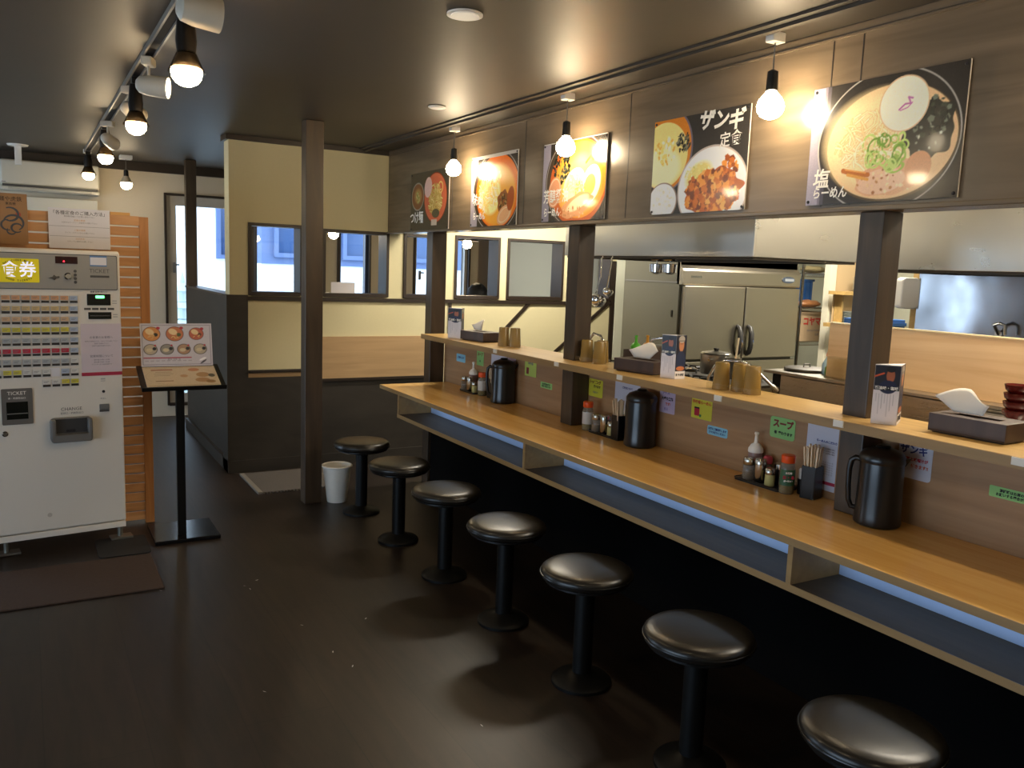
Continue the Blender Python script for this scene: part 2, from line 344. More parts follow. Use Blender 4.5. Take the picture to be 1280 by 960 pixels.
# partition with its openings
OP = [(1.39, 1.785, 1.295, 1.815), (1.93, 2.46, 1.295, 1.80), (2.585, 2.95, 1.295, 1.80), (3.03, 3.45, 1.295, 1.81), (3.52, 4.09, 1.295, 1.81), (4.17, 4.61, 1.295, 1.81)]
struct(holed('x', YP, YP + 0.15, 1.26, 4.80, 0, ZC - 0.035, OP), 'wall_partition', M_cream)
struct(MB().box(4.80, 6.6, YP, YP + 0.15, 0, ZC - 0.035), 'wall_kitchen', M_kwall)
struct(MB().box(1.24, 6.6, YP - 0.02, YP + 0.17, ZC - 0.035, ZC), 'trim_2', M_frame)
def casing(n, x0, x1, z0, z1, y0, y1, t=0.022, pane=None, m=None, bar=None, sash=0.0):
    """casing with reveal lining; pane = y of the glass"""
    m = m or M_frame; mb = MB()
    mb.box(x0 - t, x0, y0, y1, z0 - t, z1 + t).box(x1, x1 + t, y0, y1, z0 - t, z1 + t).box(x0, x1, y0, y1, z0 - t * 1.3, z0).box(x0, x1, y0, y1, z1, z1 + t)
    o = struct(mb, 'window_%d' % n, m)
    if pane is not None:
        if sash:
            s = MB().box(x0, x0 + sash, pane - .02, pane + .02, z0, z1).box(x1 - sash, x1, pane - .02, pane + .02, z0, z1).box(x0 + sash, x1 - sash, pane - .02, pane + .02, z0, z0 + sash).box(x0 + sash, x1 - sash, pane - .02, pane + .02, z1 - sash, z1)
            s.build('sash', mat('sash_grey', '#4d5566', 0.4), o)
        MB().box(x0, x1, pane - 0.003, pane + 0.003, z0, z1).build('pane', M_glass, o)
    return o
for i, (a, b, c, d) in enumerate(OP): casing(i + 1, a + 0.022, b - 0.022, c + 0.028, d - 0.022, YP - 0.012, YP + 0.162)
# brown sill line, posts and braces let into the cream half wall
struct(MB().box(1.37, 4.62, YP - 0.016, YP, 1.262, 1.290), 'trim_3', M_frame)
struct(MB().box(4.61, 4.655, YP - 0.016, YP, 0.3, 1.66), 'trim_4', M_frame)
struct(MB().box(2.985, 3.01, YP - 0.012, YP, 0.6, 1.262), 'trim_5', M_frame)
def brace(n, p0, p1, t=0.028):
    F = Frame((0, YP, 0), (1, 0, 0), (0, 0, 1)); d = Vector((p1[0] - p0[0], p1[1] - p0[1])).normalized(); q = Vector((-d.y, d.x)) * t / 2
    struct(MB().prism(F, [(p0[0] - q.x, p0[1] - q.y), (p1[0] - q.x, p1[1] - q.y), (p1[0] + q.x, p1[1] + q.y), (p0[0] + q.x, p0[1] + q.y)], 0, 0.012), 'trim_%d' % n, M_frame)
brace(6, (3.757, 1.275), (3.10, 0.64)); brace(7, (4.585, 1.275), (4.02, 0.832))
# wainscot
mb = MB(); mb.box(1.236, 1.385, YP - 0.012, YP, 0, 1.30); mb.box(1.236, 1.2595, YP, YP + .16, 0, 1.30); mb.box(1.385, 1.84, YP - 0.012, YP, 0, 0.70); mb.box(1.84, 2.80, YP - 0.012, YP, 0, 0.66)
struct(mb, 'trim_8', M_darkflat)
struct(MB().box(1.385, 1.80, YP - 0.03, YP, 0.735, 0.755), 'trim_9', [M_frame], bevel=0.003)
struct(MB().box(1.385, 1.80, YP - 0.014, YP, 0.70, 0.734), 'trim_21', M_panelX)
struct(MB().box(1.90, 2.80, YP - 0.014, YP, 0.675, 0.995), 'trim_10', M_panelX)
struct(MB().box(1.80, 2.80, YP - 0.03, YP, 0.655, 0.675), 'trim_11', M_frame)
struct(MB().box(1.235, 2.9, YP - 0.024, YP - 0.012, 0, 0.09), 'baseboard_partition', M_darkflat)
# low dark wall running away on the left
struct(MB().box(1.26, 1.36, YP + 0.15, 8.05, 0, 1.285), 'wall_low', M_darkflat)
struct(MB().box(1.25, 1.37, YP + 0.15, 8.06, 1.285, 1.30), 'trim_12', M_dark)
struct(MB().box(1.236, 1.26, YP - 0.02, 8.05, 0, 0.09), 'baseboard_low', M_darkflat)
# counter wall: dark below, wood panels above the worktop, header over the pass
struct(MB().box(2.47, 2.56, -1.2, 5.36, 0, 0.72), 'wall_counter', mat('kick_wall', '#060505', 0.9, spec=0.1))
o = struct(MB().box(2.56, 2.60, -1.2, 5.36, 0.0, 1.061), 'wall_pass', M_panel)
struct(MB().box(XH, XH + 0.11, -1.2, YP - 0.012, 1.80, ZC), 'wall_header', M_darkY)
struct(MB().box(XH - 0.012, XH + 0.12, -1.2, YP - 0.012, 1.787, 1.803), 'trim_13', M_darkY, bevel=0.003)
struct(MB().box(XH - 0.004, XH, -1.2, YP - 0.012, 2.383, 2.405).box(XH - 0.010, XH, -1.2, YP - .012, 2.372, 2.377), 'trim_14', M_darkY)
struct(MB().box(2.235, 2.262, -1.2, YP - 0.02, 2.388, ZC).box(2.205, 2.235, -1.2, YP - 0.02, 2.400, ZC), 'trim_15', M_ceil)
struct(MB().box(XH + .121, XH + .135, -1.2, YP - .03, 1.79, ZC - .012), 'trim_20', mat('kitchen_white', '#dcd8cc', .6))
struct(MB().box(XH + .121, 6.6, -2.0, YP - .03, ZC - .012, ZC), 'ceiling_kitchen', mat('kitchen_white', '#dcd8cc', .6))
for _i, _y in enumerate((1.30, 1.955, 2.075, 3.20, 4.14, 5.06)): struct(MB().box(XH - .0012, XH + .001, _y, _y + .004, 1.81, 2.37), 'trim_%d' % (22 + _i), M_frame)
# far windows
F_SASH = mat('sash_white', '#b9b5ae', 0.5)
def far_window(n, a, b, c, d, m, sash=0.05, handle=False):
    o = casing(n, a + 0.02, b - 0.02, c + 0.03, d - 0.02, 8.67, 8.87, 0.02, 8.74, M_frame, sash=sash)
    if m:
        for ch in o.children:
            if ch.name.startswith('sash'): ch.data.materials[0] = m
    if handle:
        MB().box(a + 0.075, a + 0.095, 8.685, 8.72, 1.40, 1.50).box(a + 0.075, a + 0.13, 8.68, 8.695, 1.47, 1.485).build('handle', M_grey, o, bevel=0.003)
    return o
blue_sash = mat('sash_blue_grey', '#3d4a66', 0.4)
far_window(11, *far_holes[0], F_SASH, 0.09, True)
for i, h in enumerate(far_holes[1:5]): far_window(12 + i, *h, blue_sash if i != 3 else F_SASH, 0.03 if i else 0.045, i == 3)
casing(16, 4.77, 6.23, 0.73, 2.10, 8.705, 8.87, 0.02, 8.78, M_frame)
m_bl = bpy.data.materials.new('blind_fabric'); m_bl.use_nodes = True; _n = m_bl.node_tree; _p = _n.nodes['Principled BSDF']; _p.inputs['Base Color'].default_value = (*lin('#d0ced0'), 1); _p.inputs['Roughness'].default_value = .8
_t = _n.nodes.new('ShaderNodeBsdfTranslucent'); _t.inputs[0].default_value = (*lin('#d2c4ae'), 1); _m = _n.nodes.new('ShaderNodeMixShader'); _m.inputs[0].default_value = .8; _n.links.new(_p.outputs[0], _m.inputs[1]); _n.links.new(_t.outputs[0], _m.inputs[2]); _n.links.new(_m.outputs[0], _n.nodes['Material Output'].inputs[0])
# roller blind closing the right end of the dining room's window wall
b_ = thing('roller_blind', 'pale lavender roller blind drawn down on the far wall of the back dining room', 'blind', (5.3, 8.68, 0.55))
MB().box(-0.76, 1.2, -0.012, -0.006, 0.0, 1.62).build('blind_fabric', m_bl, b_)
MB().cyl((-0.77, -0.03, 1.66), 0.03, 1.98, 20, axis=(1, 0, 0)).build('roller', M_wht, b_, smooth=True)
MB().box(-0.76, 1.2, -0.018, -0.002, -0.025, 0.0).build('bottom_bar', M_wht, b_)

def wp(mb, name, mats, parent, **k):
    """part written in room coordinates under an unrotated thing"""
    o = mb.build(name, mats, parent, **k); o.location = -parent.location; return o
# ------------------------------------------------------------------ outside the far windows
struct(MB().box(-6, 16, 8.9, 26, -0.35, -0.25), 'floor_outside', mat('pale_paving', '#d5dade', 0.8, noise=0.05))
def window_panel(parent, x0, x1, z0, z1, y, fm, gm, t=0.07):
    w = MB().box(x0 - t, x0, y - 0.08, y, z0 - t, z1 + t).box(x1, x1 + t, y - 0.08, y, z0 - t, z1 + t).box(x0, x1, y - 0.08, y, z0 - t, z0).box(x0, x1, y - 0.08, y, z1, z1 + t)
    o = wp(w, 'window', fm, parent); g = MB().box(x0, x1, y - 0.02, y, z0, z1).build('pane', gm, o); return o
m_extw = mat('rendered_facade', '#eef1f2', 0.8, noise=0.02); m_extb = mat('slate_blue_cladding', '#5d719b', 0.6, noise=0.06); m_extg = mat('dark_exterior_glass', '#3b5580', 0.15)
b_ = thing('building', 'white rendered house with one dark window seen through the tall left window', 'building', (2.84, 16.0, -0.25))
wp(MB().box(2.46, 3.22, 15, 17, -0.25, 6.0), 'wall', m_extw, b_); window_panel(b_, 2.90, 3.12, 1.62, 2.45, 15, m_extb, m_extg)
wp(MB().box(2.40, 3.25, 14.9, 17.1, 6.0, 6.2), 'roof', m_extb, b_)
b_ = thing('building', 'wide neighbouring house, white below and blue-grey with framed windows above', 'building', (6.4, 15.0, -0.25))
wp(MB().box(3.34, 9.5, 14, 14.9, -0.25, 1.50), 'wall', m_extw, b_); wp(MB().box(3.34, 9.5, 13.95, 14.9, 1.50, 4.2), 'upper_storey', m_extb, b_)
for xa in (3.60, 4.75, 5.9, 7.2): window_panel(b_, xa, xa + 0.72, 1.68, 2.25, 13.95, m_extb, m_extg)
wp(MB().box(3.3, 9.6, 13.6, 14.9, 4.2, 4.35), 'roof', m_extg, b_)
b_ = thing('shed', 'low slate-blue outbuilding behind the garden lantern', 'shed', (2.0, 18.2, -0.25))
wp(MB().box(1.2, 2.78, 17.6, 18.9, -0.25, 1.96), 'wall', m_extb, b_); wp(MB().box(1.15, 2.80, 17.5, 19.0, 1.96, 2.0), 'roof', m_extg, b_)
window_panel(b_, 2.42, 2.50, 1.0, 1.62, 17.6, m_extw, mat('pale_exterior_glass', '#bcd7e6', 0.2))
lt = thing('garden_lantern', 'tiered pale stone lantern standing outside the tall window', 'lantern', (1.615, 10.6, -0.25))
ms = mat('pale_stone', '#b9cdd2', 0.7, noise=0.1)
MB().lathe([(0.14, 0), (0.14, 0.06), (0.05, 0.12), (0.045, 0.75), (0.10, 0.82), (0.10, 0.86)], seg=12).build('pedestal', ms, lt)
for k, z in enumerate((0.86, 1.08, 1.28)): MB().lathe([(0.06, 0), (0.06, 0.12), (0.13 - k * 0.02, 0.13), (0.10 - k * 0.02, 0.17), (0.03, 0.22)], (0, 0, z), seg=12).build('tier', ms, lt)
MB().lathe([(0.03, 0), (0.035, 0.05), (0.004, 0.16)], (0, 0, 1.48), seg=10).build('finial', ms, lt)
def bush(loc, r_, n, label):
    mb = MB()
    for _ in range(n):
        a = random.uniform(0, 6.28); q = random.uniform(0.1, 1) ** 0.5 * r_; h = random.uniform(0.05, 1) * r_ * 2.6; c = Vector((q * math.cos(a) * (1.1 - h / r_ / 3.4), q * math.sin(a) * 0.7, h)); d = Vector((random.uniform(-1, 1), random.uniform(-1, 1), random.uniform(-.4, 1))).normalized(); e = d.orthogonal().normalized()
        l = random.uniform(0.03, 0.06); mb.add([c - d * l, c + e * l * .45, c + d * l, c - e * l * .45], [(0, 1, 2, 3)])
    t = thing('shrub', label, 'shrub', loc); mb.build('foliage', mat('leaves', '#4d7a68', 0.6, noise=0.3, nscale=9), t)
    st = MB()
    for k in range(7): st.tube([(0.02 * math.cos(k), 0.02 * math.sin(k), 0), (r_ * .5 * math.cos(k * .9), r_ * .4 * math.sin(k * .9), r_ * 2.2)], [0.012, 0.004], 6)
    st.build('stem', mat('bark', '#4a3d33', 0.8), t)
bush((1.80, 12.0, -0.25), 0.50, 900, 'leafy shrub outside the tall window, right of the lantern')

# ------------------------------------------------------------------ posts
def post(x0, x1, y0, y1, z0, z1, label):
    o = solo(MB().box(-(x1 - x0) / 2, (x1 - x0) / 2, -(y1 - y0) / 2, (y1 - y0) / 2, 0, z1 - z0), 'wooden_post', M_dark, label, 'post', ((x0 + x1) / 2, (y0 + y1) / 2, z0), bevel=0.004)
    return o
post(2.45, 2.55, 1.82, 1.915, 0.751, 1.786, 'dark stained square post at the counter, the nearest one, beside the largest bowl poster')
post(2.45, 2.55, 3.58, 3.68, 0.751, 1.786, 'dark stained square post in the middle of the counter pass')
post(2.45, 2.56, 5.365, 5.465, 0.0, 1.786, 'dark stained square post at the far end of the counter')
post(1.515, 1.627, 5.20, 5.30, 0.0, 2.409, 'free-standing dark post from floor to ceiling beside the white bin')
post(1.27, 1.36, 8.065, 8.15, 0.0, 2.409, 'thin dark post in front of the tall left window behind the low wall')

# ------------------------------------------------------------------ counter, shelf
ct = thing('counter', 'long light-wood eating counter with an open shelf beneath, running along the kitchen wall', 'counter', (2.25, 2.1, 0.575))
wp(MB().box(2.057, 2.558, -1.0, 5.30, 0.722, 0.7495), 'worktop', M_counter, ct, bevel=0.002)
wp(MB().box(2.054, 2.0575, -1.0, 5.30, 0.724, 0.748), 'edge_strip', M_counter_edge, ct)
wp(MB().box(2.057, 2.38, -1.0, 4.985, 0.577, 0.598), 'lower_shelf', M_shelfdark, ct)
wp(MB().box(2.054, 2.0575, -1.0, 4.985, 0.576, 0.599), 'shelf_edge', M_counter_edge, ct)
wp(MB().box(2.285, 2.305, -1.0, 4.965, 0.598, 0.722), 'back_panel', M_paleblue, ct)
for _a, _b in ((3.40, 4.965), (1.76, 3.38), (0.12, 1.74), (-1.0, 0.10)): wp(MB().box(2.245, 2.253, _a + .01, _b - .01, 0.716, 0.7215), 'added_glow_strip', mat('cool_strip', '#cfe0ff', .4, emit=2.2, emit_col=(.52, .74, 1.0)), ct)  # unseen emitter added beneath the worktop so the back panel glows blue
for y in (4.965, 3.38, 1.74, 0.10): wp(MB().box(2.056, 2.38, y, y + 0.02, 0.598, 0.722), 'divider', M_counter_edge, ct)
sh = thing('serving_shelf', 'narrow light-wood serving shelf over the counter, at the kitchen pass', 'shelf', (2.47, 2.1, 1.062))
mb = MB().box(2.33, 2.447, -1.0, 5.25, 1.062, 1.0945).box(2.553, 2.61, -1.0, 5.25, 1.062, 1.0945)
for a, b in ((-1.0, 1.817), (1.918, 3.577), (3.683, 5.25)): mb.box(2.447, 2.553, a, b, 1.062, 1.0945)
wp(mb, 'board', M_shelf, sh)
wp(MB().box(2.327, 2.3305, -1.0, 5.25, 1.063, 1.0935), 'edge_strip', M_counter_edge, sh)
# price clips on the shelf edge
wtag = ['left of the napkin box far along', 'just left of the middle post', 'below the second napkin box', 'below the trio of amber cups', 'below the nearest post', 'below the nearest napkin box']
for y, t_ in zip((4.196, 3.547, 3.021, 2.391, 1.826, 1.236), wtag):
    solo(MB().box(-0.004, 0.0, -0.02, 0.02, -0.012, 0.010), 'shelf_clip', mat('clip_white', '#e8e0d2', 0.4), 'small white clip tag on the shelf edge, ' + t_, 'clip', (2.3265, y, 1.084), 'white clip tags on the shelf edge')

# ------------------------------------------------------------------ stools
def make_stool():
    t = thing('bar_stool', '', 'stool', (1.785, 1.23, 0), 0, 'black pedestal stools along the counter')
    MB().lathe([(0.115, 0), (0.115, 0.012), (0.105, 0.022), (0.06, 0.032), (0.042, 0.045)], seg=40).build('base_flange', M_blkmetal, t, smooth=True)
    MB().lathe([(0.037, 0), (0.037, 0.365)], (0, 0, 0.03), seg=28).build('pole', M_blkmetal, t, smooth=True)
    MB().lathe([(0.05, 0), (0.14, 0.012), (0.158, 0.02), (0.158, 0.032)], (0, 0, 0.385), seg=48).build('seat_pan', M_blk, t, smooth=True)
    MB().lathe([(0.158, 0), (0.170, 0.008), (0.174, 0.022), (0.170, 0.036), (0.158, 0.045), (0.13, 0.050), (0.08, 0.053), (0.01, 0.054)], (0, 0, 0.412), seg=56).build('seat', M_vinyl, t, smooth=True)
    MB().tube([(0.1735 * math.cos(2 * math.pi * k / 56), 0.1735 * math.sin(2 * math.pi * k / 56), 0.434) for k in range(56)], 0.003, 6, True).build('piping', M_blk, t, smooth=True)
    return t
ords = ['nearest to us, cut by the bottom of the picture', 'second from the front, below the condiment tray', 'third from the front', 'fourth from the front', 'fifth from the front', 'sixth from the front, second from the white bin', 'farthest along, just right of the white bin']
st0 = make_stool(); ys = [1.225, 1.85, 2.46, 3.07, 3.68, 4.29, 4.90]
for i, y in enumerate(ys):
    o = st0 if i == 0 else copy_tree(st0)
    o.location = (1.788, y, 0); o['label'] = 'round black vinyl pedestal stool, ' + ords[i]

# ------------------------------------------------------------------ bin, mats
bn = thing('waste_bin', 'white tapered plastic bin on the floor against the free-standing post', 'bin', (1.728, 5.200, 0))
MB().lathe([(0.062, 0.0), (0.064, 0.004), (0.092, 0.235), (0.088, 0.235), (0.060, 0.01)], seg=40, cap=False).lathe([(0.001, 0.003), (0.063, 0.003)], seg=40, cap=False).build('bucket', M_wht, bn, smooth=True)
MB().tube([(0.094 * math.cos(2 * math.pi * k / 40), 0.094 * math.sin(2 * math.pi * k / 40), 0.238) for k in range(40)], 0.0065, 8, True).build('rim', M_wht, bn, smooth=True)
mt = thing('door_mat', 'grey ribbed door mat lying against the partition left of the free-standing post', 'mat', (1.60, 5.82, 0))
MB().box(-0.27, 0.3, -0.28, 0.28, 0.0, 0.012).build('carpet', mat('mat_grey', '#57504a', 0.95, noise=0.25, nscale=90, bump=0.6), mt)
MB().box(-0.30, -0.27, -0.28, 0.28, 0.0, 0.014).build('rubber_edge', mat('mat_edge', '#7d776e', 0.6), mt)
mb = MB()
for k in range(26): mb.box(-0.27 + k * 0.0225, -0.262 + k * 0.0225, -0.295, -0.28, 0.0, 0.01)
mb.build('front_teeth', mat('mat_grey', '', 0.9), mt)
solo(MB().box(-0.85, 0.52, -0.26, 0.26, 0, 0.008), 'floor_mat', mat('mat_brown', '#3d2c22', 0.95, noise=0.2, nscale=80, bump=0.6), 'worn brown floor mat in front of the ticket machine', 'mat', (0.0, 4.33, 0.0005), bevel=0.004)
solo(MB().rrect(Frame((0, 0, 0), (1, 0, 0), (0, 1, 0)), -0.13, 0.12, -0.16, 0.16, 0, 0.006, 0.03), 'rubber_pad', mat('rubber', '#191716', 0.7), 'black rubber pad under the right foot of the ticket machine', 'pad', (0.41, 4.775, 0.0005))
# paper scraps on the floor
mb = MB()
for (x, y) in ((0.86, 3.95), (0.93, 4.0), (0.875, 3.9), (1.02, 3.1), (0.98, 3.4), (1.05, 2.95), (1.25, 3.35), (0.5, 4.05), (1.3, 2.35), (0.7, 2.9)):
    a = random.uniform(0, 3.1); dx, dy = 0.009 * math.cos(a), 0.009 * math.sin(a); mb.add([(x - dx, y - dy, .001), (x + dy * .3, y - dx * .3, .001), (x + dx, y + dy, .003), (x - dy * .3, y + dx * .3, .002)], [(0, 1, 2, 3)])
tag(mb.build('floor_scraps', M_paper), 'tiny pale scraps scattered on the dark floor', 'debris', kind='stuff')

# ------------------------------------------------------------------ ticket machine
A_ = R(6.5)
tm = thing('ticket_machine', 'beige-white meal ticket vending machine with rows of buttons, standing left of the menu stand', 'ticket machine', (0.433, 4.875, 0.0), A_)
TW, TZ0, TZ1 = 0.80, 0.085, 1.567
F = Frame((0, 0, 0), (1, 0, 0), (0, 0, 1))          # local; u runs to the right, the right edge is u=0; n points to the viewer
def U(a): return -a
mb = MB().box(-TW, 0, 0.012, 0.20, TZ0, TZ1); mb.build('cabinet', M_whtmach, tm, bevel=0.006)
MB().box(-TW + 0.002, -0.001, -0.012, 0.010, 0.122, TZ1 - 0.006).build('door', M_whtmach, tm, bevel=0.008, bseg=3)
MB().box(-TW + 0.004, -0.003, -0.014, 0.011, TZ0 + 0.001, 0.118).build('kick_panel', M_whtmach, tm, bevel=0.003)
fy = 0.012     # front of the door, measured along n
fb = MB().rrect(F, -TW + 0.03, -0.014, 1.366, 1.545, fy, fy + 0.002, 0.008); fb.build('fascia_border', mat('fascia_line', '#47474b', 0.4), tm)
MB().rrect(F, -TW + 0.034, -0.018, 1.370, 1.541, fy + 0.002, fy + 0.006, 0.006).build('fascia', M_greypanel, tm)
f2 = fy + 0.006
dsp = MB().rrect(F, -0.60, -0.374, 1.399, 1.515, f2, f2 + 0.003, 0.004).build('display', mat('yellow_backlight', '#e6d21e', 0.4, emit=0.06, emit_col=lin('#f0dc20')), tm)
dsp['label'] = 'yellow backlit panel reading the meal ticket characters'
text('characters', '食券', F, -0.462, 1.457, 0.082, mat('lit_white', '#e8e9ff', 0.4, emit=0.35, emit_col=(0.80, 0.80, 1)), dsp, f2 + 0.0042, bold=0.0009, sx=0.92)
def arc_text(s, u, v, rad, a0, a1, size, m, parent, w, top=True):
    for i, ch in enumerate(s):
        a = a0 + (a1 - a0) * i / (len(s) - 1)
        if ch == ' ': continue
        text('lettering', ch, F, u + rad * math.sin(a), v + (rad if top else -rad) * math.cos(a), size, m, parent, w, rot=-a if top else a, bold=0.0002)
arc_text('DELICIOUS MEALS', -0.462, 1.39, 0.117, -0.55, 0.55, 0.012, M_ink, dsp, f2 + 0.0042)
arc_text('GOOD TICKETS', -0.462, 1.52, 0.113, -0.48, 0.48, 0.012, M_ink, dsp, f2 + 0.0042, False)
MB().fbox(F, -0.301, -0.201, 1.497, 1.532, f2, f2 + 0.003).build('counter_display', mat('dark_red_lens', '#2e0c0e', 0.15), tm)
MB().fbox(F, -0.266, -0.260, 1.504, 1.511, f2 + .003, f2 + 0.0035).build('red_digit', mat('red_led', '#ff2030', 0.4, emit=4), tm)
t = MB().prism(F, [(-0.335, 1.424), (-0.315, 1.430), (-0.310, 1.440), (-0.300, 1.432), (-0.285, 1.434), (-0.285, 1.425), (-0.298, 1.424), (-0.308, 1.412), (-0.318, 1.420)], f2, f2 + 0.004).build('return_lever', mat('lever_grey', '#55524f', 0.4, metal=.5), tm)
MB().lathe([(0.018, 0), (0.018, 0.006), (0.012, 0.012)], (-0.246, -f2, 1.434), 24, axis=(0, -1, 0)).build('coin_slot', M_chrome, tm, smooth=True)
for k in range(4): MB().lathe([(0.0075, 0), (0.0075, 0.002)], (-0.213, -f2, 1.460 - 0.0185 * k), 14, axis=(0, -1, 0)).build('coin_mark', M_darkgrey, tm)
sg = MB().fbox(F, -0.144, -0.064, 1.487, 1.541, f2, f2 + 0.001).build('price_label', mat('label_blue', '#5b7fb0', 0.5), tm)
MB().fbox(F, -0.142, -0.066, 1.494, 1.533, f2 + .001, f2 + 0.0016).build('label_paper', M_paper, sg)
text('ticket_lettering', 'TICKET', F, -0.100, 1.463, 0.029, mat('ink_soft', '#5e5b59', 0.6), tm, f2 + 0.0006, sx=1.0)
MB().fbox(F, -0.144, -0.054, 1.430, 1.441, f2, f2 + 0.0006).build('caption_bar', M_darkgrey, tm)
text('bill_lettering', '■■ 紙幣 挿入口', F, -0.105, 1.356, 0.011, M_inkgrey, tm, fy + 0.0006)
def slot(u0, u1, v0, v1, label=None, led=False):
    o = MB().fbox(F, u0, u1, v0, v1, fy, fy + 0.005).build('bill_slot', M_smoke, tm, bevel=0.002)
    if led: MB().rrect(F, u0 + 0.04, u1 - 0.03, v1 - 0.022, v1 - 0.008, fy + 0.005, fy + 0.0065, 0.005).build('green_light', mat('green_led', '#30ff50', 0.3, emit=3.5, emit_col=(0.08, 1, 0.16)), o)
    else: MB().fbox(F, u0 + .008, u1 - .008, (v0 + v1) / 2 - .003, (v0 + v1) / 2 + .002, fy + 0.005, fy + 0.006).build('slit', M_darkgrey, o)
    MB().fbox(F, u1 + 0.008, u1 + 0.030, v0 + 0.01, v0 + 0.013, fy, fy + 0.0005).fbox(F, u1 + 0.008, u1 + 0.030, v0 + 0.022, v0 + 0.025, fy, fy + 0.0005).build('note_mark', M_inkgrey, o)
slot(-0.162, -0.050, 1.287, 1.346, led=True); slot(-0.158, -0.048, 1.216, 1.252)
for k in range(4): MB().fbox(F, -0.176 + k * 0.037, -0.145 + k * 0.037, 1.263, 1.274, fy, fy + 0.001).build('bill_mark', M_darkgrey, tm)
# buttons: columns (right to left) of 0.0445, rows of 0.0485
bmats = {k: mat('btn_' + k, h, 0.35) for k, h in dict(orange='#cf9a70', amber='#cdb07a', tan='#d0ab85', yellow='#cfc23e', grey='#a9adb0', red='#b8233c', white='#d2cfca', blue='#a8b4c8').items()}
m_bezel = mat('button_bezel', '#c4c2c0', 0.4); m_lower = mat('button_lamp', '#34302f', 0.3)
rows = ['orange', 'amber', 'tan', 'yellow', 'grey', 'red', 'grey', 'white']
def button(u1, v1, colr):
    o = MB(); o.fbox(F, u1 - 0.0395, u1, v1 - 0.040, v1, fy, fy + 0.004); o = o.build('button', m_bezel, tm)
    q = MB(); q.fbox(F, u1 - 0.037, u1 - 0.0025, v1 - 0.0235, v1 - 0.0025, fy + 0.004, fy + 0.006); q.m = 1; q.fbox(F, u1 - 0.037, u1 - 0.0025, v1 - 0.038, v1 - 0.0265, fy + 0.004, fy + 0.0055)
    q.m = 2; q.fbox(F, u1 - 0.033, u1 - 0.010, v1 - 0.011, v1 - 0.009, fy + .006, fy + 0.0063).fbox(F, u1 - 0.033, u1 - 0.016, v1 - 0.017, v1 - 0.015, fy + .006, fy + 0.0063)
    q.build('button_face', [bmats[colr], m_lower, M_inkgrey], o)
for r_i, cname in enumerate(rows):
    for c_i in range(9):
        cc = cname if c_i else ('blue' if r_i < 6 else 'white')
        if r_i == 7: cc = {1: 'blue', 6: 'yellow', 7: 'yellow'}.get(c_i, 'white')
        if r_i == 7 and c_i == 2: continue
        button(-0.204 - c_i * 0.0428 - r_i * 0.0008, 1.337 - r_i * 0.0532, cc)
for c_i, cc in enumerate(('yellow', 'yellow', 'white', 'white')): button(-0.2105 - c_i * 0.0428, 1.337 - 8 * 0.0532, cc)
MB().fbox(F, -0.342, -0.298, 0.925, 0.968, fy, fy + 0.0015).build('paper_slip', M_paper, tm)
nt = MB().fbox(F, -0.196, -0.003, 0.940, 1.192, fy, fy + 0.0012).build('notice', mat('notice_lilac', '#cdbfc6', 0.6), tm); nt['label'] = 'pale notice sheet with a red band at its foot'
MB().fbox(F, -0.197, -0.003, 0.920, 0.938, fy, fy + 0.0015).build('red_band', mat('band_red', '#a82845', 0.5), nt)
for v_, s_, z_ in ((1.120, 'お食事のお客様へ', .014), (1.100, '食券をお求めのうえ、スタッフにお渡し下さい', .0075), (1.088, '座席でお待ち下さい', .0075), (1.076, 'お釣りは必ずお取り下さい', .0075), (1.022, '営業時間について', .014), (1.003, '昼の部 11:00 ~ 15:00', .0085), (.991, '夜の部 17:00 ~ 21:00', .0085), (.979, 'ラストオーダーは30分前です', .0075)):
    text('notice_lettering', s_, F, -0.10, v_, z_, M_inkgrey, nt, fy + 0.0016)
for v_ in (0.903, 0.899, 0.890): MB().fbox(F, -0.108, -0.086, v_, v_ + 0.002, fy, fy + .0005).build('caption_line', M_inkgrey, tm)
MB().lathe([(0.0075, 0), (0.0075, 0.002)], (-0.096, -fy, 0.835), 16, axis=(0, -1, 0)).build('sensor', M_ink, tm)
text('caption', '呼出し', F, -0.097, 0.797, 0.010, M_inkgrey, tm, fy + .0005); 
MB().fbox(F, -0.118, -0.071, 0.740, 0.769, fy, fy + 0.008).build('return_button', M_grey, tm, bevel=0.003); MB().fbox(F, -0.118, -0.071, 0.727, 0.739, fy, fy + 0.004).build('button_skirt', M_darkgrey, tm)
# ticket outlet
to = MB().rrect(F, -0.560, -0.424, 0.690, 0.872, fy, fy + 0.006, 0.006).build('ticket_outlet', mat('outlet_grey', '#625e5b', 0.4), tm)
text('lettering', 'TICKET', F, -0.493, 0.848, 0.025, M_whiteink, to, fy + 0.0066); text('lettering', '券・釣銭取出口', F, -0.493, 0.823, 0.011, M_whiteink, to, fy + 0.0066)
MB().fbox(F, -0.540, -0.446, 0.717, 0.805, fy + .006, fy + 0.0075).build('outlet_opening', M_smoke, to); MB().fbox(F, -0.538, -0.448, 0.744, 0.748, fy + .0075, fy + 0.010).build('outlet_ledge', M_grey, to)
# change tray

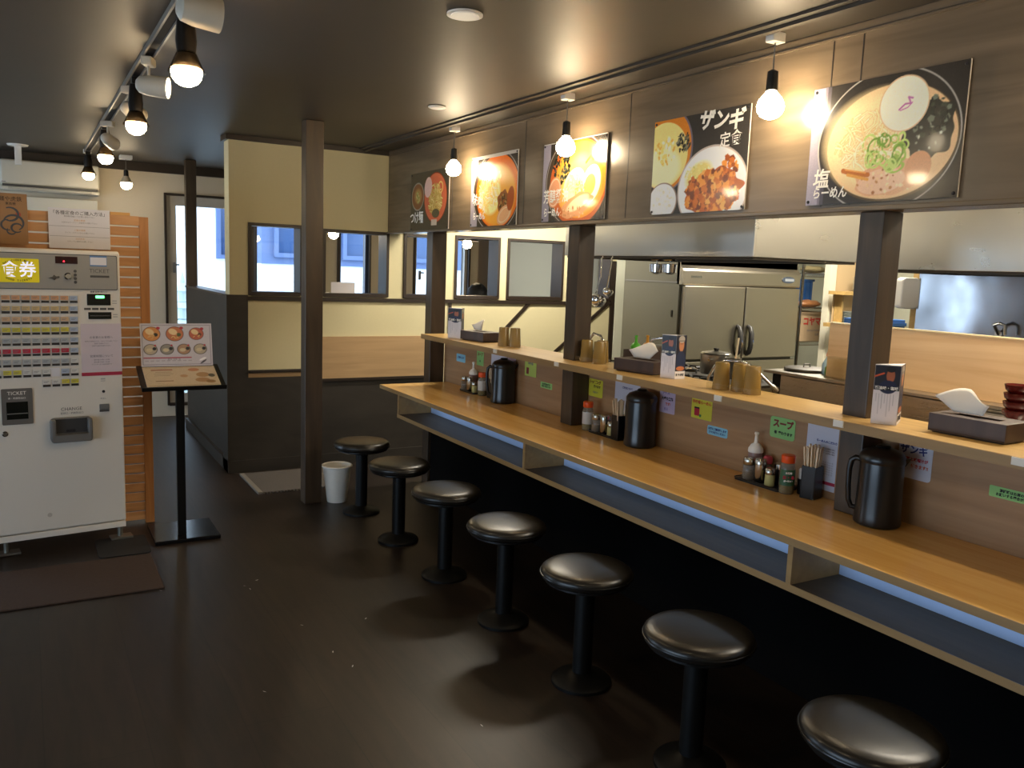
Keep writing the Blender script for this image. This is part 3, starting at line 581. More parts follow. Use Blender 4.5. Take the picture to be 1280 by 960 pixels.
mb = MB(); m_tray = mat('tray_grey', '#6d6a67', 0.38)
F0 = F
mb.rrect(F, -0.352, -0.160, 0.586, 0.712, fy, fy + 0.018, 0.02); o = mb.build('change_tray', m_tray, tm, bevel=0.004, smooth=True)
mb = MB(); mb.rrect(F, -0.352, -0.160, 0.586, 0.628, fy + .018, fy + 0.05, 0.015); mb.box(-0.352, -0.330, -fy - 0.05, -fy - .015, 0.60, 0.705); mb.box(-0.182, -0.160, -fy - 0.05, -fy - .015, 0.60, 0.705)
mb.build('tray_lip', m_tray, o, bevel=0.006, smooth=True)
MB().fbox(F, -0.328, -0.184, 0.632, 0.704, fy + .018, fy + 0.020).build('tray_recess', mat('recess_dark', '#3a3a3c', 0.3), o); MB().fbox(F, -0.280, -0.238, 0.636, 0.650, fy + .020, fy + 0.024).build('coin_gap', M_ink, o)
MB().fbox(F, -0.326, -0.186, 0.628, 0.632, fy + .048, fy + 0.052).build('tray_edge', M_chrome, o)
text('change_lettering', 'CHANGE', F, -0.250, 0.752, 0.023, M_darkgrey, tm, fy + 0.0006, sx=1.05); text('change_caption', '返却口・釣銭取出口', F, -0.248, 0.730, 0.012, M_darkgrey, tm, fy + 0.0006)
MB().lathe([(0.014, 0), (0.014, 0.005), (0.009, 0.009)], (-0.550, -fy, 0.646), 20, axis=(0, -1, 0)).build('lock', M_chrome, tm, smooth=True)
MB().lathe([(0.011, 0), (0.011, 0.002)], (-0.367, -fy, 0.203), 20, axis=(0, -1, 0)).build('screw_cap', mat('cap_beige', '#b7aea3', 0.5), tm)
for u in (-0.73, -0.56, -0.02): 
    f_ = MB().cyl((u, 0.06, 0.010), 0.014, 0.08, 14); f_.box(u - 0.05, u + 0.06, 0.02, 0.09, 0.007, 0.017); f_.build('foot', mat('zinc', '#8a877f', 0.35, metal=.8), tm)

# ------------------------------------------------------------------ slatted screen behind the machine
sl = thing('slatted_screen', 'upright screen of horizontal pine slats behind the ticket machine', 'screen', (0.05, 5.19, 0))
mb = MB(); z = 0.02
while z < 1.72: mb.box(-0.62, 0.52, -0.010, 0.006, z, z + 0.048); z += 0.0565
mb.build('slats', M_slat, sl, bevel=0.0015)
for x in (-0.66, 0.515): MB().box(x, x + 0.048, -0.018, 0.024, 0, 1.765).build('stile', M_stile, sl, bevel=0.002)
for x in (-0.2, 0.25): MB().box(x, x + 0.04, 0.008, 0.024, 0.02, 1.74).build('batten', M_stile, sl)
MB().box(0.37, 0.47, -0.012, 0.03, 1.768, 1.784).build('top_block', mat('pine_block', '#d09a55', 0.5), sl)
MB().box(-0.62, 0.515, -0.012, 0.02, 1.735, 1.767).build('top_rail', M_slat, sl)

def sheet(name, label, cat, F, w, h, m, loc, group=None, t=0.0012):
    o = thing(name, label, cat, loc, 0, group); MB().fbox(F, -w / 2, w / 2, 0, h, 0, t).build('sheet', m, o); return o
FX = Frame((0, 0, 0), (1, 0, 0), (0, 0, 1))         # faces the camera (-Y)
FW = Frame((0, 0, 0), (0, -1, 0), (0, 0, 1))        # on the counter wall, faces -X
s = sheet('paper_sign', 'white laminated sheet of ordering instructions hung over the slatted screen', 'sign', FX, 0.296, 0.213, M_paper, (0.268, 5.165, 1.575))
text('headline', '「各種定食のご購入方法」', FX, 0, 0.188, 0.023, M_ink, s, 0.0016)
for v_, s_, z_, c_ in ((.170, '食券販売機にてお買い求め下さい', .010, M_inkgrey), (.150, '定食の食券', .011, mat('orange_ink', '#c08a4a', .6)), (.138, 'お好きなラーメン + 定食券をお選び下さい', .009, M_inkgrey), (.098, 'ご飯の食券', .011, MATS['orange_ink']), (.084, 'ライス・小ライスからお選び下さい', .009, M_inkgrey), (.052, '注文方法', .011, MATS['orange_ink']), (.038, 'スタッフに食券をお渡し下さい', .009, M_inkgrey)):
    text('lettering', s_, FX, 0, v_, z_, c_, s, 0.0016)
MB().fbox(FX, -.145, .145, .117, .1185, .0012, .0016).fbox(FX, -.145, .145, .064, .0655, .0012, .0016).build('rule_line', M_inkgrey, s)
s = sheet('paper_poster', 'brown kraft poster with an ink drawing, at the left edge above the machine', 'poster', FX, 0.22, 0.262, mat('kraft', '#a07850', 0.7), (-0.085, 5.162, 1.585))
text('headline', '麺や虎鉄', FX, 0.035, 0.232, 0.026, M_ink, s, 0.0016); text('lettering', '東苗穂', FX, 0.035, 0.208, 0.016, M_ink, s, 0.0016)
mb = MB()
for cx, cz, rr, a0, a1, tt in ((.03, .155, .038, -2.2, 2.0, .006), (.045, .11, .045, -1.0, 2.9, .006), (.06, .085, .025, 0, 5.5, .005), (.02, .10, .03, 1.5, 5.0, .005), (.035, .07, .02, 2.5, 6.0, .004)):
    pts = [(cx + rr * math.cos(a0 + (a1 - a0) * k / 14), -0.0022, cz + rr * 0.9 * math.sin(a0 + (a1 - a0) * k / 14)) for k in range(15)]
    mb.tube(pts, [tt * (0.4 + 0.6 * math.sin(math.pi * (k + .5) / 15)) for k in range(15)], 6)
for i in range(len(mb.v)): mb.v[i] = (mb.v[i][0], -0.0016 + (mb.v[i][1] + 0.0022) * 0.05, mb.v[i][2])
mb.build('ink_drawing', mat('ink_grey_blue', '#4b4d52', 0.7), s)
MB().lathe([(.013, 0), (.011, .0004)], (.068, -0.0013, .155), 20, axis=(0, -1, 0)).build('red_seal', mat('seal_red', '#a8503c', 0.7), s)

# ------------------------------------------------------------------ menu stand and folded menu
ms_ = thing('menu_stand', 'black metal floor stand with square base and tilted tray, beside the ticket machine', 'stand', (0.725, 4.90, 0))
MB().box(-0.165, 0.175, -0.185, 0.165, 0, 0.022).build('base_plate', mat('stand_base', '#1b1b1f', 0.18, metal=.6), ms_, bevel=0.004)
MB().box(-0.038, 0.006, -0.110, -0.085, 0.022, 0.868).build('pole', M_blkmetal, ms_, bevel=0.003)
Ft = Frame((0.0, -0.18, 0.858), (1, 0, 0), (0, 0.24, 0.09))      # tilted tray
mb = MB().fbox(Ft, -0.215, 0.215, 0, 0.27, -0.012, 0.0); mb.fbox(Ft, -0.215, 0.215, -0.01, 0.0, -0.012, 0.012); mb.build('tray', M_blk, ms_, bevel=0.003)
mn = thing('folded_menu', 'laminated menu folded open on the black stand, bowls pictured on its upright page', 'menu', (0.725, 4.90, 0.86))
Ftl = Frame((0.0, -0.18, 0.0), (1, 0, 0), (0, 0.24, 0.09))
a = Art(0.375, 0.225, 150, '#c9b79c'); a.ring(.1875, .1125, .18, .105, .0, '#8a6a4a'); a.rect(.012, .363, .010, .013, '#a08560'); a.rect(.012, .363, .214, .217, '#a08560')
a.rect(.04, .15, .03, .042, '#9c5a44'); a.rect(.06, .14, .06, .064, '#8a7560'); a.rect(.05, .15, .08, .084, '#8a7560'); a.rect(.05, .13, .10, .104, '#8a7560'); a.rect(.05, .14, .16, .168, '#7a5a40')
a.ell(.26, .04, .03, .018, '#b57a55'); a.ell(.30, .10, .035, .028, '#a8845a'); a.ell(.345, .11, .018, .02, '#5a5648'); a.ell(.29, .16, .038, .025, '#b0875c'); a.ell(.20, .11, .02, .016, '#b89068'); a.ell(.33, .18, .025, .018, '#96744c')
a.grain(0.05).panel('lower_page', Ftl, mn, M_print, -0.1875, 0.012, 0.0028)
MB().fbox(Ftl, -0.1875, 0.1875, 0.012, 0.237, 0.0005, 0.0024).build('lower_backing', M_paper, mn)
Fu = Frame((0.0, 0.048, 0.0885), (1, 0, 0), (0, 0.05, 0.26))
a = Art(0.375, 0.238, 170, '#c3bdc4'); 
for q in ((.008, .367, .008, .011), (.008, .367, .227, .230)): a.rect(*q, '#7f7a84')
a.rect(.008, .011, .008, .23, '#7f7a84'); a.rect(.364, .367, .008, .23, '#7f7a84')
for cx, cy_, rr, cc, ck in ((.058, .058, .046, '#d08a4c', '#2c2a24'), (.178, .058, .047, '#c0704a', '#4b5a38'), (.292, .058, .040, '#b8604a', '#6e4030')):
    a.ell(cx, cy_, rr, rr * .88, '#4a2c22'); a.ell(cx, cy_, rr * .93, rr * .82, cc); a.ell(cx - rr * .2, cy_ - rr * .25, rr * .5, rr * .35, '#e2c493', .4); a.ell(cx + rr * .45, cy_ + rr * .1, rr * .25, rr * .22, ck); a.noodles(cx, cy_ + rr * .3, rr * .5, rr * .3, 5, .003, ['#c9955c', '#e3bd80', '#d9ad6c']); a.ell(cx + rr * .75, cy_ - rr * .7, .010, .008, '#b02a3c')
for cx, cc in ((.050, '#b7a68e'), (.135, '#8e867c'), (.223, '#a98468'), (.310, '#b3a48c')):
    a.ell(cx, .144, .036, .030, '#3d3430'); a.ell(cx, .144, .032, .027, cc); a.ell(cx + .02, .14, .010, .009, '#25252a'); a.ell(cx - .006, .148, .016, .010, '#cdbb98'); a.ell(cx + .024, .122, .006, .005, '#b02a3c')
a.rect(.012, .262, .188, .194, '#a82c44')
for k in range(9): a.rect(.02 + k * .028, .038 + k * .028, .206, .209, '#8b858d')
a.ell(.322, .2, .02, .006, '#f0eef0', -.4); a.ell(.325, .215, .02, .005, '#4a474c', -.6); a.grain(.03).panel('upper_page', Fu, mn, M_print, -0.1895, 0.0, 0.0026)
MB().fbox(Fu, -0.1895, 0.1855, 0.0, 0.238, 0, 0.0022).build('upper_backing', M_paper, mn)
text('page_lettering', '醤油  味噌  塩', Fu, -0.02, 0.038, 0.011, M_inkgrey, mn, 0.003)

# ------------------------------------------------------------------ bowl posters on the header
def poster(yc, z0, w, h, art, label, screws=True):
    t = thing('food_poster', label, 'poster', (XH - 0.012, yc, z0), 0, 'food posters on the dark header')
    MB().fbox(FW, -w / 2, w / 2, 0, h, -0.006, 0.0).build('acrylic_board', mat('board_edge', '#b9b4ae', 0.3), t)
    lum = art.c.mean(-1, keepdims=True); art.c = np.clip(art.c * (1 + .33 * np.clip((lum - .06) / .1, 0, 1)), 0, .96)
    art.panel('printed_face', FW, t, M_gprint, -w / 2, 0, 0.0006)
    for u in (-w / 2 + .012, w / 2 - .012):
        for v in (.012, h - .012):
            MB().lathe([(.0055, -0.011), (.0055, .003), (.003, .0045)], (-0.0, -u, v), 10, axis=(-1, 0, 0)).build('screw', M_ink, t)
    return t
DK = '#38332e'
# salt ramen, nearest
a = Art(0.57, 0.40, 260, DK); a.rect(0, .06, 0, .4, '#8d8796'); a.rect(.05, .075, 0, .4, '#5c5660', .7); a.ell(.31, .2, .27, .225, DK)
a.ring(.30, .205, .262, .225, .004, '#a9a29a'); a.ell(.315, .215, .245, .185, '#5c4a33'); a.ell(.315, .212, .238, .18, '#dcb588'); a.ell(.28, .20, .2, .15, '#ead0a0', 0, 25)
a.noodles(.25, .2, .15, .1, 60, .006, ['#c9a870', '#ecd6a6', '#f3e3bb', '#e3c890']); a.ell(.455, .19, .085, .095, '#34322b', .3, 1, 1, .08); a.blobs(.455, .15, .07, .06, 60, .005, .012, ['#23241f', '#454a3c', '#6a7060', '#2b2e26'], .3); a.blobs(.45, .2, .05, .07, 14, .004, .007, ['#b9beb0', '#7f8577'], .3)
a.ell(.36, .098, .088, .086, '#efe0c8', .3); a.ring(.36, .098, .087, .085, .004, '#cfae84'); a.line([(.345, .115), (.365, .10), (.385, .10), (.375, .08), (.39, .085)], .006, '#b36aa0'); a.line([(.35, .118), (.375, .112), (.39, .098)], .004, '#b36aa0')
a.ell(.33, .325, .13, .055, '#d3a07c', -.12, 1, 1, .04); a.ell(.30, .335, .09, .04, '#dcb496', -.1); a.blobs(.33, .335, .12, .045, 40, .003, .007, ['#b87c50', '#e0b890', '#a86a44', '#eccaa6']); a.ell(.43, .30, .045, .05, '#c8906a', .4)
a.line([(.15, .29), (.2, .305), (.25, .31)], .016, '#b5672e'); a.line([(.16, .287), (.24, .303)], .005, '#de9a50'); a.line([(.17, .305), (.25, .325)], .010, '#d29648')
for _ in range(26):
    x, y = rng.uniform(.24, .38), rng.uniform(.20, .30); r_ = rng.uniform(.012, .028); a.ring(x, y, r_, r_ * rng.uniform(.5, 1), .006, ['#8fae4a', '#b9cc74', '#6f9438'][rng.integers(3)], rng.uniform(0, 3))
a.blobs(.27, .23, .08, .05, 40, .003, .007, ['#e0cf96', '#f2e8c4', '#c9b070'], .4); a.grain(.05)
p5 = poster(1.85, 1.815, 0.57, 0.40, a, 'largest-looking bowl poster, pale salt ramen with scallions, above the nearest post')
text('title', '塩', FW, -0.225, 0.085, 0.07, M_whiteink, p5, 0.0014, bold=0.0012, lab='white brush-style title', shear=.1); text('title', 'らーめん', FW, -0.185, 0.038, 0.043, M_whiteink, p5, 0.0014, bold=0.001, sx=.85, shear=.1)
# zangi set meal
a = Art(0.57, 0.40, 260, DK); a.ell(.09, .13, .165, .175, '#6b6068'); a.ell(.085, .13, .16, .17, '#c87824'); a.ell(.07, .15, .155, .14, '#e8cf80'); a.ell(.06, .2, .12, .08, '#f0e2b0', 0, 10)
a.blobs(.08, .13, .07, .06, 60, .005, .013, ['#e8cc70', '#f3e2a0', '#d6ab4c', '#f7efc8']); a.blobs(.195, .105, .045, .04, 80, .004, .009, ['#2a2a22', '#44463a', '#7c7a60', '#1c1c18'], .3)
a.ell(.08, .345, .095, .08, '#8a7468'); a.ell(.078, .345, .09, .075, '#e8e4de'); a.blobs(.08, .34, .07, .055, 90, .004, .009, ['#f6f3ee', '#e2ddd0', '#fffdf6', '#d8d0ba'])
a.ell(.38, .31, .205, .175, '#b9aaa0'); a.ell(.38, .31, .198, .168, '#f0e8e0'); a.ell(.30, .25, .08, .05, '#d8c878', -.4, 8); a.blobs(.30, .245, .09, .045, 70, .003, .008, ['#d9d08a', '#c3c06a', '#efe9b4', '#e8cf80'], .3)
a.ell(.39, .32, .155, .085, '#a8511c', -.2, 1, 1, .08); a.blobs(.38, .325, .15, .085, 260, .008, .020, ['#c4661f', '#a04a14', '#dd8a34', '#7c340e', '#e8a04c', '#b8581a'], .6); a.blobs(.47, .25, .05, .06, 60, .007, .016, ['#c4661f', '#a04a14', '#dd8a34', '#7c340e'])
a.ell(.24, .22, .01, .006, '#e8e4de'); a.grain(.05)
p4 = poster(2.72, 1.815, 0.57, 0.40, a, 'fried chicken set meal poster with three bowls on black, right of the middle post')
text('title', 'ザンギ', FW, 0.125, 0.355, 0.085, M_whiteink, p4, 0.0014, bold=0.003, lab='white brush-style title', shear=.15, rot=-.1); text('title', '定食', FW, 0.185, 0.275, 0.062, M_whiteink, p4, 0.0014, bold=0.0007, shear=.1, rot=.05)
# soy ramen
a = Art(0.57, 0.40, 240, DK); a.rect(0, .07, 0, .4, '#8c8694'); a.ell(.31, .2, .28, .24, '#4a3a2c'); a.ring(.31, .2, .27, .228, .004, '#9a948e'); a.ell(.33, .21, .255, .215, '#b5551c'); a.ell(.35, .2, .225, .19, '#d98f2c'); a.ell(.34, .22, .18, .14, '#e6b455', 0, 20)
a.blobs(.18, .12, .075, .09, 90, .006, .013, ['#23261e', '#3b4232', '#52594a', '#191b16'], .4); a.ell(.12, .25, .06, .08, '#c98a64', .3); a.ring(.12, .25, .05, .07, .004, '#e8c0a0', .3)
a.ell(.30, .22, .10, .075, '#f1dcae', -.5); a.noodles(.30, .22, .09, .06, 26, .005, ['#d6ac60', '#f3dfa6', '#ecd092']); a.ell(.45, .225, .075, .095, '#f0e6cc', .5); a.ell(.44, .23, .045, .055, '#e3b35a', .5); a.line([(.40, .12), (.44, .09), (.46, .11)], .012, '#9a5a20')
a.blobs(.36, .25, .05, .045, 50, .004, .008, ['#9aa048', '#c8b860', '#6f7a34'], .4); a.ell(.33, .325, .14, .055, '#cf915e', -.25, 1, 1, .05); a.ell(.34, .315, .10, .03, '#efd0a4', -.3, 3); a.blobs(.3, .36, .12, .03, 30, .004, .008, ['#dca878', '#b87848']); a.grain(.05)
p3 = poster(3.64, 1.81, 0.57, 0.405, a, 'soy sauce ramen poster with egg and seaweed, above the middle post')
text('title', '芳醇醤油', FW, -0.15, 0.125, 0.075, M_whiteink, p3, 0.0014, bold=0.001, sx=.8, lab='white brush-style title'); text('title', 'らーめん', FW, -0.185, 0.045, 0.05, M_whiteink, p3, 0.0014, bold=0.0012, sx=.8)
# miso ramen
a = Art(0.57, 0.40, 240, DK); a.rect(0, .09, 0, .4, '#8d8793'); a.ell(.32, .2, .29, .25, DK); a.ring(.32, .2, .285, .235, .005, '#9a9490'); a.ell(.33, .2, .268, .222, '#5a2a12'); a.ell(.335, .2, .26, .215, '#d9691a'); a.ell(.33, .22, .225, .18, '#e89a34', 0, 10)
a.ell(.25, .21, .13, .12, '#f0d890', .4, 10); a.noodles(.23, .21, .13, .12, 60, .007, ['#d59a3c', '#f7e6a8', '#efcf7c', '#fbf2cc']); a.blobs(.27, .12, .12, .05, 50, .005, .012, ['#e8b84c', '#f3d680', '#d98c28'])
a.ell(.42, .27, .075, .07, '#8a5026', .2, 1, 1, .06); a.blobs(.42, .265, .05, .045, 50, .004, .009, ['#5a3c20', '#7a5a2c', '#3e2c18', '#a07a44']); a.ell(.43, .34, .09, .05, '#d9a070', -.4); a.ring(.43, .34, .07, .035, .004, '#f0cba0', -.4); a.ell(.50, .25, .04, .07, '#a04a1c', .2); a.grain(.05)
p2 = poster(4.485, 1.805, 0.57, 0.42, a, 'orange miso ramen poster, between the far pendant and the soy ramen poster')
text('title', '味噌', FW, -0.195, 0.15, 0.075, M_whiteink, p2, 0.0014, bold=0.0012, lab='white brush-style title', rot=-.3); text('title', 'らーめん', FW, -0.17, 0.06, 0.05, M_whiteink, p2, 0.0014, bold=0.0012, sx=.8)
# tsukemen
a = Art(0.63, 0.40, 220, DK); a.ell(.125, .165, .108, .098, '#857a6c'); a.ell(.125, .165, .098, .088, '#7a4c2c'); a.ell(.13, .16, .06, .05, '#96703c', 0, 8); a.blobs(.13, .17, .03, .04, 24, .005, .010, ['#a39a5a', '#6f7a3c', '#b5a468'])
a.ell(.42, .185, .185, .17, '#7a2f1c'); a.ell(.42, .185, .178, .162, '#b8583a'); a.noodles(.42, .20, .12, .11, 70, .008, ['#8a6a30', '#c8ac62', '#d6bd78', '#b89a50']); a.ell(.30, .11, .06, .07, '#c9a49a', .4); a.ring(.50, .12, .035, .035, .010, '#cfae62'); a.ell(.43, .29, .06, .03, '#4c4834'); a.rect(.36, .45, .33, .37, '#b3a292'); a.grain(.05)
p1 = poster(5.405, 1.80, 0.63, 0.40, a, 'dipping noodles poster with a small dip bowl, farthest along the header')
text('title', 'つけ麺', FW, -0.205, 0.085, 0.09, M_whiteink, p1, 0.0014, bold=0.0012, lab='white brush-style title', sx=.85)

# ------------------------------------------------------------------ lights
def bulb_part(parent, z, r_=0.048, m=None, dome=False):
    if dome:
        MB().lathe([(0.020, 0.070), (0.036, 0.045), (0.045, 0.014), (0.001, 0.013)][::-1], (0, 0, z), 24).build('heat_sink', mat('heat_sink', '#a79c8c', .5), parent, smooth=True)
        return MB().lathe([(0.001, .012), (r_ * .98, 0.011), (r_, 0.0), (r_ * 0.93, -0.018), (r_ * 0.7, -0.034), (r_ * 0.35, -0.043), (0.001, -0.045)][::-1], (0, 0, z), 24).build('bulb', m or M_bulb, parent, smooth=True)
    return MB().lathe([(0.014, 0.062), (0.020, 0.048), (r_ * 0.86, 0.022), (r_, 0.0), (r_ * 0.93, -0.018), (r_ * 0.7, -0.034), (r_ * 0.35, -0.043), (0.001, -0.045)][::-1], (0, 0, z), 24).build('bulb', m or M_bulb, parent, smooth=True)
def pendant(x, y, zb, label, canopy=(0.022, 0.055), m=None):
    t = thing('pendant_lamp', label, 'lamp', (x, y, ZC), 0, 'bare bulb pendants on cords')
    MB().box(-canopy[0], canopy[0], -canopy[1], canopy[1], -0.035, 0).build('canopy', M_wht, t, bevel=0.004)
    MB().tube([(0, 0, -0.034), (0, 0, zb - ZC + 0.12)], 0.0025, 8).build('cord', M_grey, t)
    MB().lathe([(0.008, 0.125), (0.019, 0.118), (0.021, 0.055), (0.017, 0.050)][::-1], (0, 0, zb - ZC), 20).build('socket', M_blk, t, smooth=True)
    bulb_part(t, zb - ZC, m=m, dome=m is not None); return t
pendant(2.32, 2.229, 2.159, 'bare bulb pendant between the chicken set poster and the salt ramen poster', (.03, .02))
pendant(2.32, 3.545, 2.154, 'bare bulb pendant in front of the soy ramen poster', (.03, .02))
pendant(2.32, 4.796, 2.154, 'bare bulb pendant farthest along the header, beside the dipping noodles poster', (.03, .02))
pendant(2.32, 0.95, 2.157, 'bare bulb pendant over the near end of the counter, above the picture edge', (.03, .02))
pendant(2.32, -0.35, 2.157, 'bare bulb pendant over the end of the counter behind the viewpoint', (.03, .02))
pendant(0.80, 8.2, 2.165, 'small pendant bulb with white canopy near the far wall, right of the air conditioner', (.05, .05), M_bulbfar)
tr = thing('lighting_track', 'grey twin-line ceiling lighting track running away over the ticket machine', 'lighting track', (0.49, 4.6, ZC))
MB().box(-0.026, -0.018, -4.3, 3.4, -0.022, 0).box(0.018, 0.026, -4.3, 3.4, -0.022, 0).box(-0.018, 0.018, -4.3, 3.4, -0.006, 0).build('rail', mat('track_grey', '#8b8377', 0.4), tr)
MB().box(-0.018, 0.018, -4.3, 3.4, -0.012, -0.0062).build('channel', M_ink, tr)
MB().box(-0.03, 0.03, 3.4, 3.44, -0.03, 0).build('end_cap', M_wht, tr)
m_shade = glass_mat('smoked_glass_shade', '#cfc6b8', tint=0.95)
def track_bulb(y, zb, label, r_=0.047, m=None):
    t = thing('track_bulb', label, 'lamp', (0.49, y, ZC - 0.0225), 0, 'bulbs hung from the ceiling track')
    h = zb - (ZC - 0.0225)
    MB().box(-0.018, 0.018, -0.035, 0.035, -0.03, 0).build('track_plug', M_blk, t, bevel=0.003)
    MB().lathe([(0.018, 0.055), (0.030, 0.062), (0.034, 0.10), (0.026, -h - 0.03)], (0, 0, h), 24).build('socket', mat('bronze_black', '#2b241d', 0.35, metal=.6), t, smooth=True)
    MB().lathe([(0.026, 0.075), (0.046, 0.03), (0.060, 0.0), (0.058, 0.0), (0.044, 0.03), (0.024, 0.073)], (0, 0, h), 28, cap=False).build('glass_shade', m_shade, t, smooth=True)
    bulb_part(t, h, r_, m, True); return t
track_bulb(3.06, 2.158, 'large bright bulb under the ceiling track, nearest of the track bulbs', 0.05)
track_bulb(4.515, 2.169, 'bright track bulb, second from the near end of the ceiling track')
track_bulb(6.266, 2.183, 'bright track bulb, third from the near end of the ceiling track')
track_bulb(7.95, 2.20, 'bright track bulb hanging in front of the air conditioner', .047, M_bulbfar)
track_bulb(1.45, 2.16, 'track bulb nearly overhead, above the picture edge')
track_bulb(-0.20, 2.16, 'track bulb behind the viewpoint, at the near end of the track')
m_spot = mat('spot_cream', '#cfc6b4', 0.45); m_lit = mat('spot_face', '#fff2d8', 0.3, emit=14, emit_col=(1, .82, .55))
def spot(y, label, rz, tilt, s=1.0, zc=-0.115):
    t = thing('track_spotlight', label, 'spotlight', (0.49, y, ZC - 0.0225), rz, 'cream spotlights on the ceiling track')
    MB().box(-0.022, 0.022, -0.04, 0.04, -0.035, 0).build('adapter', m_spot, t, bevel=0.006); MB().cyl((0, 0, zc), 0.006, -zc - .03, 10).build('stem', m_spot, t)
    d = Vector((math.cos(tilt), 0, -math.sin(tilt))); c = Vector((0, 0, zc)) - d * 0.05
    MB().lathe([(0.001, -.002), (0.02 * s, 0), (0.034 * s, 0.012), (0.042 * s, 0.05), (0.046 * s, 0.13), (0.042 * s, 0.13), (0.040 * s, 0.118), (.001, .116)], c, 28, False, d).build('housing', m_spot, t, smooth=True)
    MB().lathe([(0.040 * s, 0), (0.040 * s, 0.010)], c + d * 0.119, 28, True, d).build('lens', m_lit, t)
    return t
spot(2.91, 'big cream cylinder spotlight at the top edge, above the nearest track bulb', R(4), R(2), 1.15, -.068)
spot(4.02, 'cream spotlight with a lit face, between the first and second track bulbs', R(-22), R(4))
spot(4.74, 'cream spotlight just beyond the second track bulb', R(48), R(12), .9)
spot(6.05, 'cream spotlight farthest along the ceiling track', R(60), R(12), .9)
def downlight(x, y, r_, label):
    t = thing('downlight', label, 'ceiling light', (x, y, ZC - 0.008), 0)
    MB().lathe([(r_, 0.0), (r_, 0.006), (r_ * .93, 0.008)][::-1], (0, 0, -0.0), 36, True).build('trim_ring', M_wht, t, smooth=True)
    MB().lathe([(r_ * .78, -0.004), (r_ * .78, 0.0)], (0, 0, 0), 36).build('lens', mat('downlight_lens', '#cdc6b8', .4, emit=.25), t)
downlight(1.333, 2.70, 0.062, 'white round ceiling downlight near the top centre of the picture'); downlight(1.965, 4.288, 0.048, 'small white round ceiling fitting in front of the dark header')
t = thing('ceiling_sensor', 'white square box hanging from a round ceiling plate in front of the air conditioner', 'sensor', (-0.01, 8.1, ZC - 0.001))
MB().lathe([(.07, -0.012), (.08, 0)], seg=28).build('ceiling_plate', M_wht, t); MB().box(-.025, .025, -.02, .02, -.16, -.012).build('housing', M_wht, t, bevel=0.004)
# air conditioner
t = thing('air_conditioner', 'white wall-mounted air conditioner high on the far wall', 'air conditioner', (0.235, 8.70, 2.07))
MB().box(-.385, .375, -.22, 0, .045, .255).build('body', mat('ac_white', '#cfcabb', .3), t, bevel=0.02, bseg=4)
MB().box(-.37, .36, -.225, -.16, .030, .046).build('outlet', M_darkgrey, t); MB().box(-.385, .375, -.20, 0, 0.0, .032).build('lower_case', MATS['ac_white'], t, bevel=0.01)
MB().box(-.33, .31, -.21, -.195, .006, .028).build('louvre', mat('louvre', '#b9b4a6', .4), t, bevel=.003); MB().box(-.375, -.345, -.2215, -.22, .062, .067).build('badge', M_grey, t)
# white cabinet panel below it
solo(MB().box(-.30, .30, -.04, 0, 0, .16), 'wall_panel', mat('panel_white', '#d6d2c4', .5), 'white panel on the far wall just below the air conditioner', 'panel', (0.30, 8.70, 1.87), bevel=.004)

# ------------------------------------------------------------------ notes and papers on the counter wall
k_ = 0.9846
def note(name, label, cat, y0, y1, z0, z1, m, lines=(), r_=0.012, tilt=0.0, group='notes stuck to the counter wall'):
    y0, y1 = y0 * k_, y1 * k_; z0 = 1.55 + (z0 - 1.55) * k_; z1 = 1.55 + (z1 - 1.55) * k_
    z1 = min(z1, 1.060); w = y1 - y0; h = z1 - z0; t = thing(name, label, cat, (2.5597, (y0 + y1) / 2, z0), 0, group); t.rotation_euler = (tilt, 0, 0)
    MB().rrect(FW, -w / 2, w / 2, 0, h, 0.0002, 0.001, r_).build('card', m, t)
    for (s_, u, v, z, c, b) in lines: text('lettering', s_, FW, u * w, v * h, z, c, t, 0.0014, bold=b)
    return t
n_yel = mat('note_yellow', '#d3cf3e', .6); n_grn = mat('note_green', '#8fc878', .6); n_blu = mat('note_blue', '#7fbcd6', .6); n_pur = mat('note_lilac', '#bfaec6', .6); n_wht = mat('note_white', '#c9cbd8', .5); n_ora = mat('orange_pen', '#c0502a', .6)
note('note', 'white plastic note reading zangi in brush pen, behind the nearest jug', 'note', 1.659, 1.785, .893, 1.016, n_wht, [('ザンギ', -.05, .80, .034, M_blueink, .0012), ('ご飯と味噌汁が', .02, .54, .013, M_red, .0005), ('付きます!!', .15, .36, .014, n_ora, .0005)])
note('note', 'narrow green note at the right edge of the picture, under the shelf', 'note', 1.290, 1.461, .903, .938, n_grn, [('混雑時はお席の移動を', -.0, .66, .0105, M_ink, .0004), ('お願いする場合があります', .0, .30, .0105, M_ink, .0004)], .004)
note('note', 'green note reading soup in dark red letters, above the white squeeze bottle', 'note', 2.24, 2.367, .919, 1.004, n_grn, [('スープ', .02, .68, .034, mat('dark_red_ink', '#7c1f22', .6), .0018), ('有  変わります', .05, .26, .014, M_ink, .0006)])
note('note', 'small sky-blue note with two handwritten lines, below the yellow note', 'note', 2.601, 2.725, .861, .902, n_blu, [('お席にご案内致します', 0, .66, .011, M_blueink, .0005), ('少々お待ちください', -.0, .30, .011, M_blueink, .0004)], .008)
o = note('note', 'yellow note with a small red jar drawing, beside the blue note', 'note', 2.704, 2.835, .918, 1.008, n_yel, [('辛味噌らーめん', .0, .82, .017, n_ora, .0006), ('♥', -.05, .15, .012, mat('green_pen', '#3c7a3c', .6), .001)], .004)
MB().rrect(FW, -.045, -.013, .012, .050, .001, .0014, .004).build('jar_drawing', M_red, o); MB().fbox(FW, -.045, -.013, .044, .051, .0014, .0017).build('jar_cap', M_ink, o)
